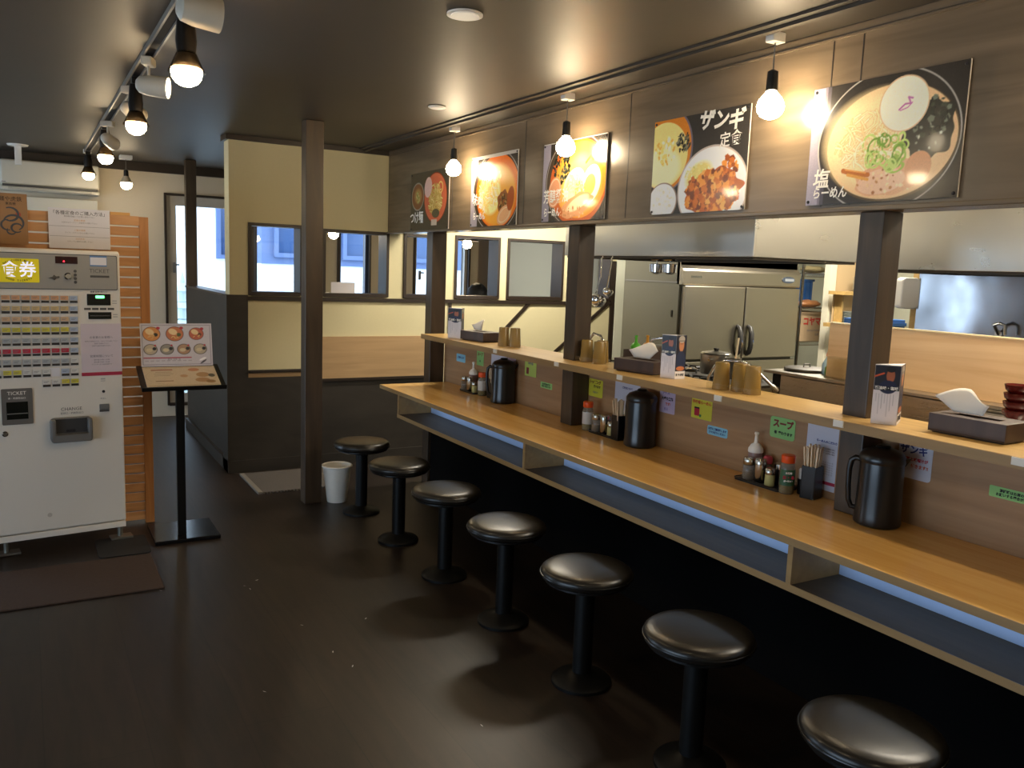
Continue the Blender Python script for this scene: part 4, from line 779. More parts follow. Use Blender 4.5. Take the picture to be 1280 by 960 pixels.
note('note', 'lilac note with handwriting, right of the middle jug', 'note', 2.948, 3.058, .907, 1.019, n_pur, [('ライス', -.1, .86, .018, mat('violet_ink', '#6a5a9a', .6), .0008), ('大盛り無料', .0, .60, .016, M_ink, .0008), ('です!', .05, .38, .016, n_ora, .0006), ('替玉', -.05, .16, .014, MATS['violet_ink'], .0)], .005)
pa = note('paper_notice', 'large white notice partly hidden behind the middle jug', 'notice', 3.207, 3.409, .80, 1.026, n_wht, [('ご注文について', .0, .80, .012, M_blueink, .0004)], .001, 0, 'printed notices on the counter wall')
note('note', 'square yellow note, right of the middle post', 'note', 3.516, 3.639, .898, .991, n_yel, [('トッピング', -.05, .82, .02, mat('brown_ink', '#6a2c1c', .6), .001), ('選べます', .1, .58, .015, M_ink, .0006), ('各種あり', .0, .25, .012, M_inkgrey, .0)], .008)
note('note', 'tiny green note low on the wall, left of the middle post', 'note', 4.003, 4.127, .873, .908, n_grn, [('お子様用の椅子', 0, .66, .012, M_ink, .0006), ('お取り皿あります', 0, .30, .012, M_ink, .0004)], .003)
o = note('note', 'small yellow-green note with a jar drawing, right of the far jug', 'note', 4.181, 4.312, .921, 1.018, mat('note_lime', '#b9cf62', .6), [('辛味噌', .0, .80, .02, M_inkgrey, .0006)], .004)
MB().rrect(FW, -.045, -.018, .012, .05, .001, .0014, .004).build('jar_drawing', mat('dark_red_ink', '', .6), o)
note('paper_notice', 'white notice behind the far jug', 'notice', 4.535, 4.737, .83, 1.028, n_wht, [('お知らせ', .0, .55, .014, M_inkgrey, .0)], .001, 0, 'printed notices on the counter wall')
note('note', 'pale lilac scrap just above the lid of the far jug', 'note', 4.423, 4.525, .95, 1.02, n_pur, [], .004)
note('note', 'green note left of the white notice at the far end', 'note', 4.843, 4.939, .911, 1.008, n_grn, [('スープ', .0, .75, .024, MATS['dark_red_ink'], .001), ('有', 0, .3, .014, M_ink, .0004)], .005)
note('note', 'blue note farthest along the counter wall', 'note', 5.108, 5.244, .903, .957, n_blu, [('ご案内します', 0, .55, .016, M_blueink, .0005)], .008)
pa = note('paper_notice', 'tall white notice with a red band at its foot, behind the nearest chopsticks', 'notice', 2.034, 2.179, .765, 1.021, n_wht, [('らーめんのこだわり', .15, .72, .0105, M_blueink, .0004)] + [('自慢のスープと自家製の麺を', .12, .62 - .035 * q, .0068, M_inkgrey, 0) for q in range(3)] + [('毎日仕込むチャーシューと', .12, .42 - .035 * q, .0068, M_inkgrey, 0) for q in range(6)], .001, 0, 'printed notices on the counter wall')
MB().fbox(FW, -.0713, .0713, .022, .034, .001, .0014).build('red_band', MATS['band_red'], pa)

# ------------------------------------------------------------------ jugs
def make_jug():
    t = thing('water_jug', '', 'jug', (0, 0, .75), 0, 'black insulated water jugs on the counter')
    mb = MB().lathe([(.066, 0), (.074, .006), (.075, .014), (.073, .03), (.071, .12), (.069, .205), (.0685, .215)], seg=44); mb.build('body', M_blkgloss, t, smooth=True)
    MB().lathe([(.0705, .212), (.0725, .218), (.0725, .232), (.068, .240), (.060, .250), (.045, .256), (.03, .262), (.001, .264)], seg=44).build('lid', M_blkgloss, t, smooth=True)
    MB().lathe([(.020, .258), (.024, .266), (.018, .272), (.001, .273)], seg=24).build('lid_button', M_blkgloss, t, smooth=True)
    MB().add([(.058, -.022, .232), (.058, .022, .232), (.088, 0, .236), (.058, -.020, .205), (.058, .020, .205), (.072, 0, .208)], [(0, 2, 1), (0, 3, 5, 2), (1, 2, 5, 4), (3, 4, 5)]).build('spout', M_blkgloss, t)
    MB().tube([(-.062, 0, .212), (-.084, 0, .216), (-.096, 0, .205), (-.101, 0, .175), (-.100, 0, .12), (-.096, 0, .07), (-.086, 0, .047), (-.064, 0, .045)], [.009, .010, .010, .0095, .009, .009, .009, .009], 12).build('handle', M_blk, t, smooth=True)
    for k in range(18):
        pass
    return t
jg = make_jug(); jg.location = (2.448, 1.737, .7497); jg.rotation_euler = (0, 0, R(-62)); jg['label'] = 'black insulated water jug with side handle, nearest to us, in front of the zangi note'
dup(jg, (2.480, 3.045, .7497), 'black insulated water jug beside the chopstick holder right of the middle post', rz=R(-88)); dup(jg, (2.485, 4.37, .7497), 'black insulated water jug farthest along the counter', rz=R(-38))

# ------------------------------------------------------------------ condiments
m_jar = mat('jar_glass', '#8f867a', .15, alpha=.55); m_spice = mat('ground_spice', '#7c6a55', .9, noise=.3, nscale=300); m_sauce = mat('squeeze_body', '#8d6f6a', .35, alpha=.9); m_pink = mat('pink_cap', '#c9485c', .35); m_or = mat('orange_cap', '#e2521e', .35)
m_yj = mat('mustard_fill', '#c3ba78', .6); m_gl = mat('jar_label_green', '#2f5a38', .5); m_gb = mat('label_grey', '#c5c0b8', .5); m_cup = mat('amber_cup', '#8c6e34', .25, alpha=.82)
m_rim = mat('steel_lid', '#b5afa4', .22, metal=1)
def shaker(kind, loc, label, grp):
    t = thing({'glass': 'spice_shaker', 'steel': 'steel_shaker', 'jar': 'mustard_jar', 'dark': 'dark_jar'}[kind], label, 'condiment', loc, 0, grp); t.scale = (1.17,) * 3
    if kind == 'glass':
        MB().lathe([(.020, 0), (.022, .003), (.021, .048), (.0185, .053)], seg=26).build('glass_body', m_jar, t, smooth=True); MB().lathe([(.019, .002), (.0185, .030)], seg=22).build('spice', m_spice, t)
        MB().lathe([(.0195, .052), (.0205, .054), (.0205, .070), (.018, .076), (.001, .078)], seg=26).build('lid', m_rim, t, smooth=True)
    elif kind == 'steel':
        MB().lathe([(.0175, 0), (.019, .002), (.0185, .062)], seg=26).build('body', m_rim, t, smooth=True); MB().lathe([(.0195, .063), (.0195, .076), (.017, .081), (.001, .083)], seg=26).build('lid', m_rim, t, smooth=True)
    elif kind == 'jar':
        MB().lathe([(.015, 0), (.0165, .002), (.016, .038)], seg=24).build('body', m_yj, t, smooth=True); MB().lathe([(.016, .039), (.0165, .041), (.0165, .055), (.013, .060), (.001, .061)], seg=24).build('lid', m_rim, t, smooth=True)
    else:
        MB().lathe([(.017, 0), (.018, .002), (.0175, .052)], seg=24).build('body', mat('soy_dark', '#1c120c', .2), t, smooth=True); MB().lathe([(.0185, .053), (.0185, .070), (.001, .074)], seg=24).build('lid', m_rim, t, smooth=True)
    return t
def squeeze(loc, label, grp, cap=None, body=None, h=.17, name='squeeze_bottle'):
    t = thing(name, label, 'bottle', loc, 0, grp); s = h / .17; t.scale = (1.1,) * 3
    MB().lathe([(.023, 0), (.026, .004), (.026, .085 * s), (.024, .095 * s)], seg=28).build('body', body or m_sauce, t, smooth=True)
    MB().lathe([(.0265, .094 * s), (.0275, .096 * s), (.0265, .108 * s), (.018, .122 * s), (.009, .128 * s), (.0075, .134 * s), (.006, .158 * s), (.0085, .160 * s), (.008, .168 * s), (.001, .170 * s)], seg=28).build('nozzle_cap', cap or M_wht, t, smooth=True)
    return t
def pink_bottle(loc, label, grp):
    t = thing('pink_capped_bottle', label, 'bottle', loc, 0, grp)
    MB().lathe([(.019, 0), (.021, .003), (.021, .05), (.015, .065), (.013, .072)], seg=24).build('body', m_jar, t, smooth=True); MB().lathe([(.017, .070), (.019, .074), (.019, .090), (.014, .099), (.001, .102)], seg=24).build('cap', m_pink, t, smooth=True); return t
def spice_bottle(loc, label, grp, rz=0, lab=None):
    t = thing('orange_capped_jar', label, 'jar', loc, rz, grp); t.scale = (1.15, 1.15, 1.13)
    MB().lathe([(.022, 0), (.0245, .004), (.0245, .085), (.021, .100), (.018, .106)], seg=30).build('glass_body', m_jar, t, smooth=True)
    MB().lathe([(.0225, .004), (.0225, .03), (.001, .034)], seg=22).build('contents', mat('dried_garlic', '#a89a52', .8, noise=.4, nscale=250), t)
    lb = MB(); n = 16; vs = []
    for k in range(n + 1):
        th = R(-200 + 150 * k / n); vs += [(.0250 * math.cos(th), .0250 * math.sin(th), .030), (.0250 * math.cos(th), .0250 * math.sin(th), .084)]
    lb.add(vs, [(2 * k, 2 * k + 2, 2 * k + 3, 2 * k + 1) for k in range(n)]); lb.build('label', lab or m_gl, t, smooth=True)
    for k, (v_, c_, s_, z_) in enumerate(((.073, M_whiteink, 'GABAN', .007), (.058, M_red, 'お・る', .013), (.046, M_whiteink, 'ガーリック', .006))):
        if lab is None:
            th = R(-128); F_ = Frame((.0253 * math.cos(th), .0253 * math.sin(th), 0), (-math.sin(th), math.cos(th), 0), (0, 0, 1)); text('label_lettering', s_ if k else 'お徳用', F_, 0, v_, z_, c_, t, .0006, bold=.0006)
    MB().lathe([(.0215, .105), (.0225, .107), (.0225, .128), (.020, .131), (.001, .132)], seg=30).build('cap', m_or, t, smooth=True); return t
def holder(loc, label, label2, n, grp, rz=0):
    t = thing('chopstick_holder', label, 'holder', loc, rz)
    mb = MB().box(-.030, .030, -.028, .028, 0, .003); a, b = .030, .028
    mb.box(-a, a, -b, -b + .003, .003, .122).box(-a, a, b - .003, b, .003, .122).box(-a, -a + .003, -b + .003, b - .003, .003, .122).box(a - .003, a, -b + .003, b - .003, .003, .122)
    mb.build('box', M_blk, t, bevel=.001)
    for k in range(n):
        x = -.021 + .042 * ((k * 7) % n) / max(1, n - 1); y = -.019 + .038 * ((k * 3) % n) / max(1, n - 1); lx = x * .42 + random.uniform(-.006, .006); ly = y * .42 + random.uniform(-.006, .006); hh = .196 + random.uniform(-.008, .006)
        F_ = Frame((x * .8, y * .8, .004), (1, 0, 0), (0, 0, 1)); mb = MB(); q = .0056
        mb.add([(x * .75 - q * .6, y * .75 - .0022, .006), (x * .75 + q * .6, y * .75 - .0022, .006), (x * .75 + q * .6, y * .75 + .0022, .006), (x * .75 - q * .6, y * .75 + .0022, .006), (x + lx - q, y + ly - .0025, hh), (x + lx + q, y + ly - .0025, hh), (x + lx + q, y + ly + .0025, hh), (x + lx - q, y + ly + .0025, hh)], [(0, 1, 2, 3), (4, 5, 6, 7), (0, 1, 5, 4), (1, 2, 6, 5), (2, 3, 7, 6), (3, 0, 4, 7)])
        o = solo(mb, 'chopsticks', mat('chopstick_wood', '#dcc8aa', .6), label2, 'chopsticks', loc, grp, rz=rz)
    return t
g1, g2, g3 = 'condiments in the nearest cluster', 'condiments in the middle cluster', 'condiments in the farthest cluster'
Zc = .7498; Zt = .7565
def ctray(x0, x1, y0, y1, label):
    cx, cy_ = (x0 + x1) / 2, (y0 + y1) / 2; t = thing('condiment_tray', label, 'tray', (cx, cy_, Zc)); F_ = Frame((0, 0, 0), (1, 0, 0), (0, 1, 0))
    MB().rrect(F_, x0 - cx, x1 - cx, y0 - cy_, y1 - cy_, 0, .006, .012).build('base', M_blk, t); pts = []
    for (px, py, a0) in ((x1 - cx - .012, y1 - cy_ - .012, 0), (x0 - cx + .012, y1 - cy_ - .012, 90), (x0 - cx + .012, y0 - cy_ + .012, 180), (x1 - cx - .012, y0 - cy_ + .012, 270)):
        for k in range(5): a = R(a0 + 22.5 * k); pts.append((px + .012 * math.cos(a), py + .012 * math.sin(a), .010))
    MB().tube(pts, .003, 6, True).build('rim', M_blk, t)
ctray(2.443, 2.553, 2.165, 2.395, 'black oblong condiment tray nearest to us')
shaker('glass', (2.474, 2.345, Zt), 'glass spice shaker with steel lid, leftmost on the nearest tray', g1); shaker('steel', (2.478, 2.290, Zt), 'slim all-steel shaker on the nearest tray', g1); shaker('jar', (2.474, 2.235, Zt), 'small jar of pale yellow paste on the nearest tray', g1)
squeeze((2.522, 2.362, Zt), 'white-topped squeeze bottle standing tall at the back of the nearest tray', g1); pink_bottle((2.528, 2.300, Zt), 'pink-capped bottle at the back of the nearest tray', g1); shaker('dark', (2.528, 2.235, Zt), 'dark jar with steel lid at the back of the nearest tray', g1)
spice_bottle((2.470, 2.148, Zc), 'orange-capped spice jar with green label, right of the nearest tray', g1)
def white_pot(loc, label, grp):
    t = thing('toothpick_pot', label, 'pot', loc, 0, grp); MB().lathe([(.018, 0), (.019, .002), (.019, .058)], seg=20).build('body', M_blk, t, smooth=True); MB().lathe([(.0165, .058), (.0165, .092), (.013, .099), (.001, .100)], seg=20).build('lid', M_wht, t, smooth=True)
white_pot((2.523, 2.118, Zc), 'black and white toothpick pot wedged between the green-labelled jar and the chopsticks', g1)
holder((2.505, 2.062, Zc), 'black chopstick holder nearest to us', 'pale wooden chopsticks standing in the nearest black holder', 16, 'chopsticks in the nearest holder', R(12))
ctray(2.448, 2.553, 3.235, 3.42, 'black condiment tray in the middle cluster')
spice_bottle((2.472, 3.46, Zc), 'orange-capped spice jar with pale label, right beside the middle post', g2, lab=m_gb); shaker('glass', (2.474, 3.385, Zt), 'squat glass spice shaker in the middle cluster', g2); shaker('steel', (2.472, 3.315, Zt), 'slim steel shaker in the middle cluster', g2)
shaker('dark', (2.517, 3.355, Zt), 'dark steel-lidded jar at the back of the middle tray', g2); pink_bottle((2.522, 3.275, Zt), 'pink-capped bottle in the middle cluster', g2); shaker('jar', (2.474, 3.262, Zt), 'small jar of pale paste in the middle cluster', g2)
holder((2.475, 3.195, Zc), 'black chopstick holder left of the middle jug', 'pale wooden chopsticks standing in the holder left of the middle jug', 10, 'chopsticks in the middle holder')
ctray(2.455, 2.553, 4.70, 4.90, 'black condiment tray in the farthest cluster')
shaker('glass', (2.480, 4.872, Zt), 'glass spice shaker, leftmost in the farthest cluster', g3); shaker('steel', (2.482, 4.800, Zt), 'slim steel shaker in the farthest cluster', g3); shaker('jar', (2.484, 4.740, Zt), 'small pale jar in the farthest cluster', g3); squeeze((2.525, 4.840, Zt), 'white-topped squeeze bottle in the farthest cluster', g3)
spice_bottle((2.495, 4.655, Zc), 'orange-capped spice jar left of the far jug', g3, lab=m_gb); white_pot((2.532, 4.625, Zc), 'black and white pot just left of the far jug handle', g3)
holder((2.515, 4.545, Zc), 'black chopstick holder half hidden behind the far jug', 'pale wooden chopsticks behind the handle of the far jug', 8, 'chopsticks in the farthest holder')

# ------------------------------------------------------------------ on the serving shelf
Zs = 1.0948
m_nb = wood('napkin_box_brown', '#3b2c27', '#4a3932', scale=(6, 6, 1), rough=.45, bump=.02)
def napkin_box(loc, rz, label):
    t = thing('napkin_box', label, 'box', loc, rz); L_, w_, h_ = .118, .070, .060
    mb = MB().box(-w_, w_, -L_, L_, .004, .008).box(-w_, -w_ + .004, -L_, L_, .008, h_).box(w_ - .004, w_, -L_, L_, .008, h_).box(-w_ + .004, w_ - .004, -L_, -L_ + .004, .008, h_).box(-w_ + .004, w_ - .004, L_ - .004, L_, .008, h_)
    mb.box(-w_ + .004, -.02, -L_ + .004, L_ - .004, h_ - .004, h_).box(.02, w_ - .004, -L_ + .004, L_ - .004, h_ - .004, h_).box(-.02, .02, -L_ + .004, -.07, h_ - .004, h_).box(-.02, .02, .07, L_ - .004, h_ - .004, h_)
    mb.build('case', m_nb, t, bevel=.0015); MB().box(-w_ + .01, w_ - .01, -L_ + .01, L_ - .01, 0, .004).build('foot', M_blk, t)
def tissue(loc, rz, s, label, seed):
    q = random.Random(seed); mb = MB(); nu, nv = 12, 8; vs = []
    for j in range(nv + 1):
        v = j / nv
        for i in range(nu + 1):
            u = i / nu - .5; y = u * (.085 + .07 * v) * s[0] + s[2] * v; z = .048 + (.018 + s[1] * (.75 + .25 * math.sin(u * 5 + seed)) * v) * (1 - .18 * abs(u) * v); x = .012 * math.sin(u * 7 + seed) * v + .022 * v * v * math.cos(u * 3)
            vs.append((x, y, z))
    fs = [(j * (nu + 1) + i, j * (nu + 1) + i + 1, (j + 1) * (nu + 1) + i + 1, (j + 1) * (nu + 1) + i) for j in range(nv) for i in range(nu)]
    mb.add(vs, fs); off = len(mb.v)
    vs2 = [(x + .014 + .02 * (z - .05), y * .9 + .004, z * .985) for x, y, z in vs]; mb.add(vs2, fs)
    o = solo(mb, 'napkin', mat('tissue', '#e6ded4', .85), label, 'napkin', loc, rz=rz, smooth=True); m_ = o.modifiers.new('thick', 'SOLIDIFY'); m_.thickness = .0006; return o
napkin_box((2.522, 1.475, Zs), R(3), 'dark brown napkin box at the right edge of the picture, nearest on the shelf'); tissue((2.512, 1.505, Zs), R(3), (1.1, .075, .02), 'white paper napkin sprouting from the nearest napkin box', 1)
napkin_box((2.505, 3.085, Zs), R(12), 'dark brown napkin box in the middle of the shelf, beside the second menu standee'); tissue((2.505, 3.095, Zs), R(12), (1.15, .075, -.015), 'white paper napkin sprouting from the middle napkin box', 2)
napkin_box((2.495, 4.705, Zs), R(10), 'dark brown napkin box farthest along the shelf'); tissue((2.49, 4.735, Zs), R(10), (.8, .07, .01), 'white paper napkin sprouting from the farthest napkin box', 3)
def cup(loc, label, grp):
    o = MB().lathe([(.036, 0), (.0355, .004), (.0295, .100), (.027, .104), (.001, .105)], seg=30, cap=False).build('amber_cup', m_cup, smooth=True); o.scale = (1, 1, 1.08); o.location = loc; tag(o, label, 'cup', grp); return o
c0 = cup((2.475, 4.365, Zs), 'upturned amber cup, left one of the far pair', 'amber cups on the shelf')
def cup_at(x, y, label):
    c = c0.copy(); COL.objects.link(c); c.location = (x, y, c0.location.z); c['label'] = label
cup_at(2.515, 4.300, 'upturned amber cup, right one of the far pair')
for x, y, l in ((2.500, 3.535, 'upturned amber cup in front of the middle post'), (2.553, 3.475, 'upturned amber cup, back one beside the middle post'), (2.500, 3.425, 'upturned amber cup, rightmost of those at the middle post')): cup_at(x, y, l)
for x, y, l in ((2.462, 2.520, 'upturned amber cup, left one of the nearest trio'), (2.500, 2.455, 'upturned amber cup, middle one of the nearest trio'), (2.488, 2.375, 'upturned amber cup, right one of the nearest trio')): cup_at(x, y, l)
def acr(x0, x1, y0, y1, label):
    cx, cy_ = (x0 + x1) / 2, (y0 + y1) / 2; mb = MB(); h = .028; a, b = (x1 - x0) / 2, (y1 - y0) / 2
    mb.box(-a, a, -b, -b + .002, 0, h).box(-a, a, b - .002, b, 0, h).box(-a, -a + .002, -b + .002, b - .002, 0, h).box(a - .002, a, -b + .002, b - .002, 0, h)
    solo(mb, 'cup_tray', M_clear, label, 'tray', (cx, cy_, Zs))
acr(2.420, 2.602, 2.332, 2.563, 'clear acrylic rim tray around the nearest trio of cups'); acr(2.455, 2.602, 3.382, 3.575, 'clear acrylic rim tray around the cups at the middle post')
def standee(pts, label):
    """three-sided card tower; pts = ground corners, counter-clockwise seen from above"""
    cx = sum(p[0] for p in pts) / 3; cy_ = sum(p[1] for p in pts) / 3; t = thing('menu_standee', label, 'menu', (cx, cy_, Zs)); H = .195
    P = [Vector((p[0] - cx, p[1] - cy_, 0)) for p in pts]
    mb = MB().add([*P, *[p + Vector((0, 0, H)) for p in P]], [(0, 1, 4, 3), (1, 2, 5, 4), (2, 0, 3, 5), (3, 4, 5), (2, 1, 0)]); mb.build('card', mat('card_white', '#d9d3d4', .6), t)
    def face(i, kind):
        a, b = P[i], P[(i + 1) % 3]; w = (b - a).length; F_ = Frame(a, b - a, (0, 0, 1)); A = Art(w, H, 44 if kind == 'A' else 40, '#dcd6da' if kind == 'A' else '#1d2030')
        if kind == 'A':
            A.rect(0, w, .002, .070, '#20202a'); A.ell(w * .62, .035, w * .16, .022, '#a8603e'); A.ell(w * .62, .014, w * .18, .010, '#15130f'); A.ell(w * .55, .072, w * .35, .022, '#1b2140'); A.line([(0, .040), (w * .35, .028)], .005, '#c8552c'); A.rect(0, w, .070, .083, '#1d1c22')
            for k in range(7): A.rect(w * (.12 + .11 * k), w * (.12 + .11 * k) + .0012, .095, .12 + .06 * ((k * 37) % 10) / 10, '#8c8890')
        else:
            A.ell(w * .52, .042, w * .24, .032, '#b87a56'); A.ell(w * .52, .018, w * .30, .016, '#a39c94'); A.rect(w * .25, w * .8, .022, .028, '#7f7870'); A.ell(w * .5, .115, w * .46, .045, '#26304c'); A.ell(w * .5, .148, w * .4, .010, '#b87048'); A.rect(0, w, .160, H, '#dcd6d4'); A.line([(w * .4, .038), (w * .65, .038)], .002, '#222222')
        A.panel('printed_side', F_, t, M_print, 0, 0, .0005)
        if kind == 'A': text('lettering', '醤油味・塩味', F_, w / 2, H - .0765, w * .15, M_whiteink, t, .0009, bold=.0003)
        else: text('lettering', '麺や虎鉄', F_, w / 2, .018, w * .2, M_ink, t, .0009, bold=.0004)
    face(0, 'A'); face(1, 'B'); return t
standee([(2.386, 1.752), (2.431, 1.689), (2.520, 1.738)], 'three-sided menu standee leaning beside the nearest post')
standee([(2.452, 2.892), (2.481, 2.829), (2.540, 2.830)], 'three-sided menu standee right of the middle napkin box')
standee([(2.380, 4.940), (2.425, 4.838), (2.480, 4.91)], 'three-sided menu standee at the far end, beside the far post')

# ------------------------------------------------------------------ kitchen
def kitchen_lamp(x, y, rz, power, label):
    t = thing('ceiling_light', label, 'ceiling light', (x, y, ZC - 0.001), rz, 'fluorescent fittings over the kitchen')
    MB().box(-.62, .62, -.09, .09, -.04, 0).build('housing', M_wht, t, bevel=.005)
    for s in (-.04, .04): MB().cyl((-.6, s, -.058), .014, 1.2, 12, axis=(1, 0, 0)).build('tube', mat('fluorescent_tube', '#fff8ea', .3, emit=9, emit_col=(1, .86, .66)), t)
    l = area('kitchen_tube_light', (x, y, ZC - .09), (0, 0, rz), 1.2, .15, power, (1.0, .91, .75)); return t
kitchen_lamp(3.30, 1.55, R(90), 19, 'twin-tube kitchen ceiling fitting above the pass'); kitchen_lamp(4.95, 3.7, R(90), 42, 'twin-tube kitchen ceiling fitting in front of the refrigerator'); kitchen_lamp(3.5, 5.5, 0, 26, 'twin-tube kitchen ceiling fitting near the cream partition')
# hoods
def hood(name, x0, x1, y0, y1, z0, label, seams=()):
    t = thing(name, label, 'hood', ((x0 + x1) / 2, (y0 + y1) / 2, z0)); mb = MB()
    mb.box(x0, x0 + .012, y0, y1, z0, ZC - .002).box(x1 - .012, x1, y0, y1, z0, ZC - .002).box(x0 + .012, x1 - .012, y0, y0 + .012, z0, ZC - .002).box(x0 + .012, x1 - .012, y1 - .012, y1, z0, ZC - .002)
    wp(mb, 'shell', M_hood, t, bevel=.002); wp(MB().box(x0 + .012, x1 - .012, y0 + .012, y1 - .012, z0 + .25, z0 + .26), 'filter_plate', M_steel, t)
    g = .03; mb = MB().box(x0 + .0125, x0 + .0125 + g, y0 + .0125, y1 - .0125, z0 - .012, z0 + .012).box(x1 - .0125 - g, x1 - .0125, y0 + .0125, y1 - .0125, z0 - .012, z0 + .012).box(x0 + .043, x1 - .043, y0 + .0125, y0 + .043, z0 - .012, z0 + .012).box(x0 + .043, x1 - .043, y1 - .043, y1 - .0125, z0 - .012, z0 + .012)
    wp(mb, 'gutter', mat('hood_gutter', '#4a4238', .4, metal=.7), t); return t
hood('extractor_hood', 3.0, 3.76, 2.92, 4.54, 1.652, 'long stainless extractor hood over the stove, from the middle post to the nearest post')
hood('extractor_hood', 3.80, 4.56, 0.6, 2.90, 1.622, 'stainless extractor hood right of the nearest post')
# ladles hung from the hood rim
def ladle(y, zb, r_, label, x=2.985):
    t = thing('ladle', label, 'ladle', (x, y, zb), 0, 'ladles hanging from the hood')
    n = 7; prof = [(max(.002, r_ * math.sin(R(90 * k / n))), -r_ * math.cos(R(90 * k / n))) for k in range(n + 1)]
    d = Vector((-.55, -.35, -.75)).normalized(); c = Vector((-.015, -.005, r_ + .008))
    MB().lathe(prof, c, 26, False, -d).build('bowl', M_chrome, t, smooth=True)
    MB().tube([c + Vector((.004, r_ * .9, .0)), c + Vector((.012, r_ * .7, .06)), (0, 0, .20), (0, 0, 1.636 - zb), (.008, 0, 1.648 - zb), (.016, 0, 1.640 - zb)], [.004, .004, .0035, .0035, .003, .003], 8).build('handle', M_chrome, t, smooth=True)
ladle(4.115, 1.335, .050, 'big steel ladle hanging from the hood beside the middle post'); ladle(4.018, 1.405, .032, 'smaller steel ladle hanging just right of the big one')
t = thing('strainer_rack', 'pair of steel noodle strainers hanging under the hood in front of the grey door', 'strainers', (3.0275, 3.60, 1.556), R(90))
for s in (-.055, .055):
    MB().lathe([(.034, .055), (.040, .052), (.036, .01), (.018, 0), (.002, -.002)], (s, 0, 0), 22, False).build('basket', M_chrome, t, smooth=True); MB().tube([(s, 0, .055), (s, 0, .078)], .003, 6).build('hook', M_chrome, t)
MB().tube([(-.10, 0, .078), (.10, 0, .078)], .006, 8).build('hanging_bar', M_chrome, t, smooth=True)
# refrigerator
f = thing('refrigerator', 'large two-column stainless refrigerator with dark curved handles', 'refrigerator', (4.70, 4.65, 0)); FZ = Frame((0, 0, 0), (1, 0, 0), (0, 0, 1))
MB().box(-.605, .605, .03, .68, .06, 1.80).build('cabinet', mat('cabinet_side_grey', '#565448', .5), f, bevel=.004); MB().box(-.608, -.605, .05, .67, 1.50, 1.508).build('side_seam', M_grey, f); MB().box(-.610, -.605, .085, .10, 1.25, 1.30).build('side_catch', M_blk, f)
MB().box(-.60, .60, .04, .6, 0, .06).build('plinth', M_blk, f)
prof = [(.0, 1.49), (-.006, 1.50), (-.006, 1.59), (.0, 1.605), (.03, 1.63), (.03, 1.80), (.06, 1.80), (.06, 1.49)]
mb = MB(); n = len(prof); mb.add([(-.605, y, z) for y, z in prof] + [(.605, y, z) for y, z in prof], [tuple(range(n)), tuple(range(n, 2 * n))[::-1]] + [(i, (i + 1) % n, n + (i + 1) % n, n + i) for i in range(n)]); mb.build('compressor_cover', M_fridge, f)
for i, (xa, xb) in enumerate(((-.585, .012), (.026, .603))):
    for (za, zb) in ((.945, 1.482), (.10, .925)):
        d = MB().box(xa, xb, -.012, .03, za, zb).build('door', M_fridge, f, bevel=.004)
        hx = xb - .055 if i == 0 else xa + .045
        hz = (.975, 1.19) if za > .5 else (.68, .90)
        MB().tube([(hx, -.010, hz[0]), (hx, -.035, hz[0] + .015), (hx, -.050, hz[0] + .06), (hx, -.052, (hz[0] + hz[1]) / 2), (hx, -.050, hz[1] - .06), (hx, -.035, hz[1] - .015), (hx, -.010, hz[1])], [.016, .019, .021, .022, .021, .019, .016], 14).build('handle', mat('handle_dark', '#3a3a3a', .3), d, smooth=True)
        MB().tube([(hx, -.060, hz[0] + .03), (hx, -.074, (hz[0] + hz[1]) / 2 - .02), (hx, -.062, (hz[0] + hz[1]) / 2 + .03)], [.004, .008, .004], 8).build('grip_highlight_strip', M_chrome, d, smooth=True)
MB().box(.010, .028, .01, .03, .945, 1.482).build('gasket', M_ink, f)
mb = MB().lathe([(.07, 0), (.07, .004)], (0, 0, 0), 36, True, (0, -1, 0)); mb.v = [(x + .47, y - .006, z * .36 + 1.548) for x, y, z in mb.v]; o = mb.build('control_badge', mat('badge_blue', '#39414d', .25), f)
MB().fbox(FZ, .43, .53, 1.538, 1.558, .0105, .0115).build('badge_window', mat('badge_grey', '#7f858c', .3), o)
MB().fbox(FZ, -.53, -.43, 1.540, 1.556, .006, .0075).build('maker_plate', M_chrome, f); text('plate_lettering', 'HOSHIZAKI', FZ, -.48, 1.548, .014, M_grey, f, .008)
# grey steel door panel and its strip between the white column and the refrigerator
struct(MB().box(4.66, 4.79, YP - .02, YP - .001, 0, ZC - .04), 'trim_16', mat('pale_column', '#d3d5c4', .6))
dd = struct(MB().box(4.86, 5.45, YP - .03, YP - .002, .02, 2.05), 'door_1', mat('grey_steel_door', '#55544a', .5))
MB().box(4.80, 4.86, YP - .04, YP - .001, 0, 2.1).build('door_frame', mat('door_frame_pale', '#b6bba9', .5), dd); MB().box(5.36, 5.385, YP - .055, YP - .03, 1.255, 1.305).build('handle', M_blk, dd)
MB().box(4.86, 5.45, YP - .034, YP - .03, 1.60, 1.612).build('seam', mat('seam_grey', '#77766a', .5), dd)
solo(MB().rrect(Frame((0, 0, 0), (1, 0, 0), (0, 0, 1)), -.028, .028, 0, .13, 0, .012, .006), 'switch_plate', mat('switch_brown', '#6d5c40', .5), 'small brown box fixed to the pale column left of the grey door', 'switch', (4.815, YP - .041, 1.06))
o = solo(MB().tube([(0, 0, -.90), (-.02, .09, .42)], .008, 8), 'broom_handle', M_blk, 'thin black stick leaning on the pale column', 'stick', (4.87, YP - .14, .90), smooth=True)
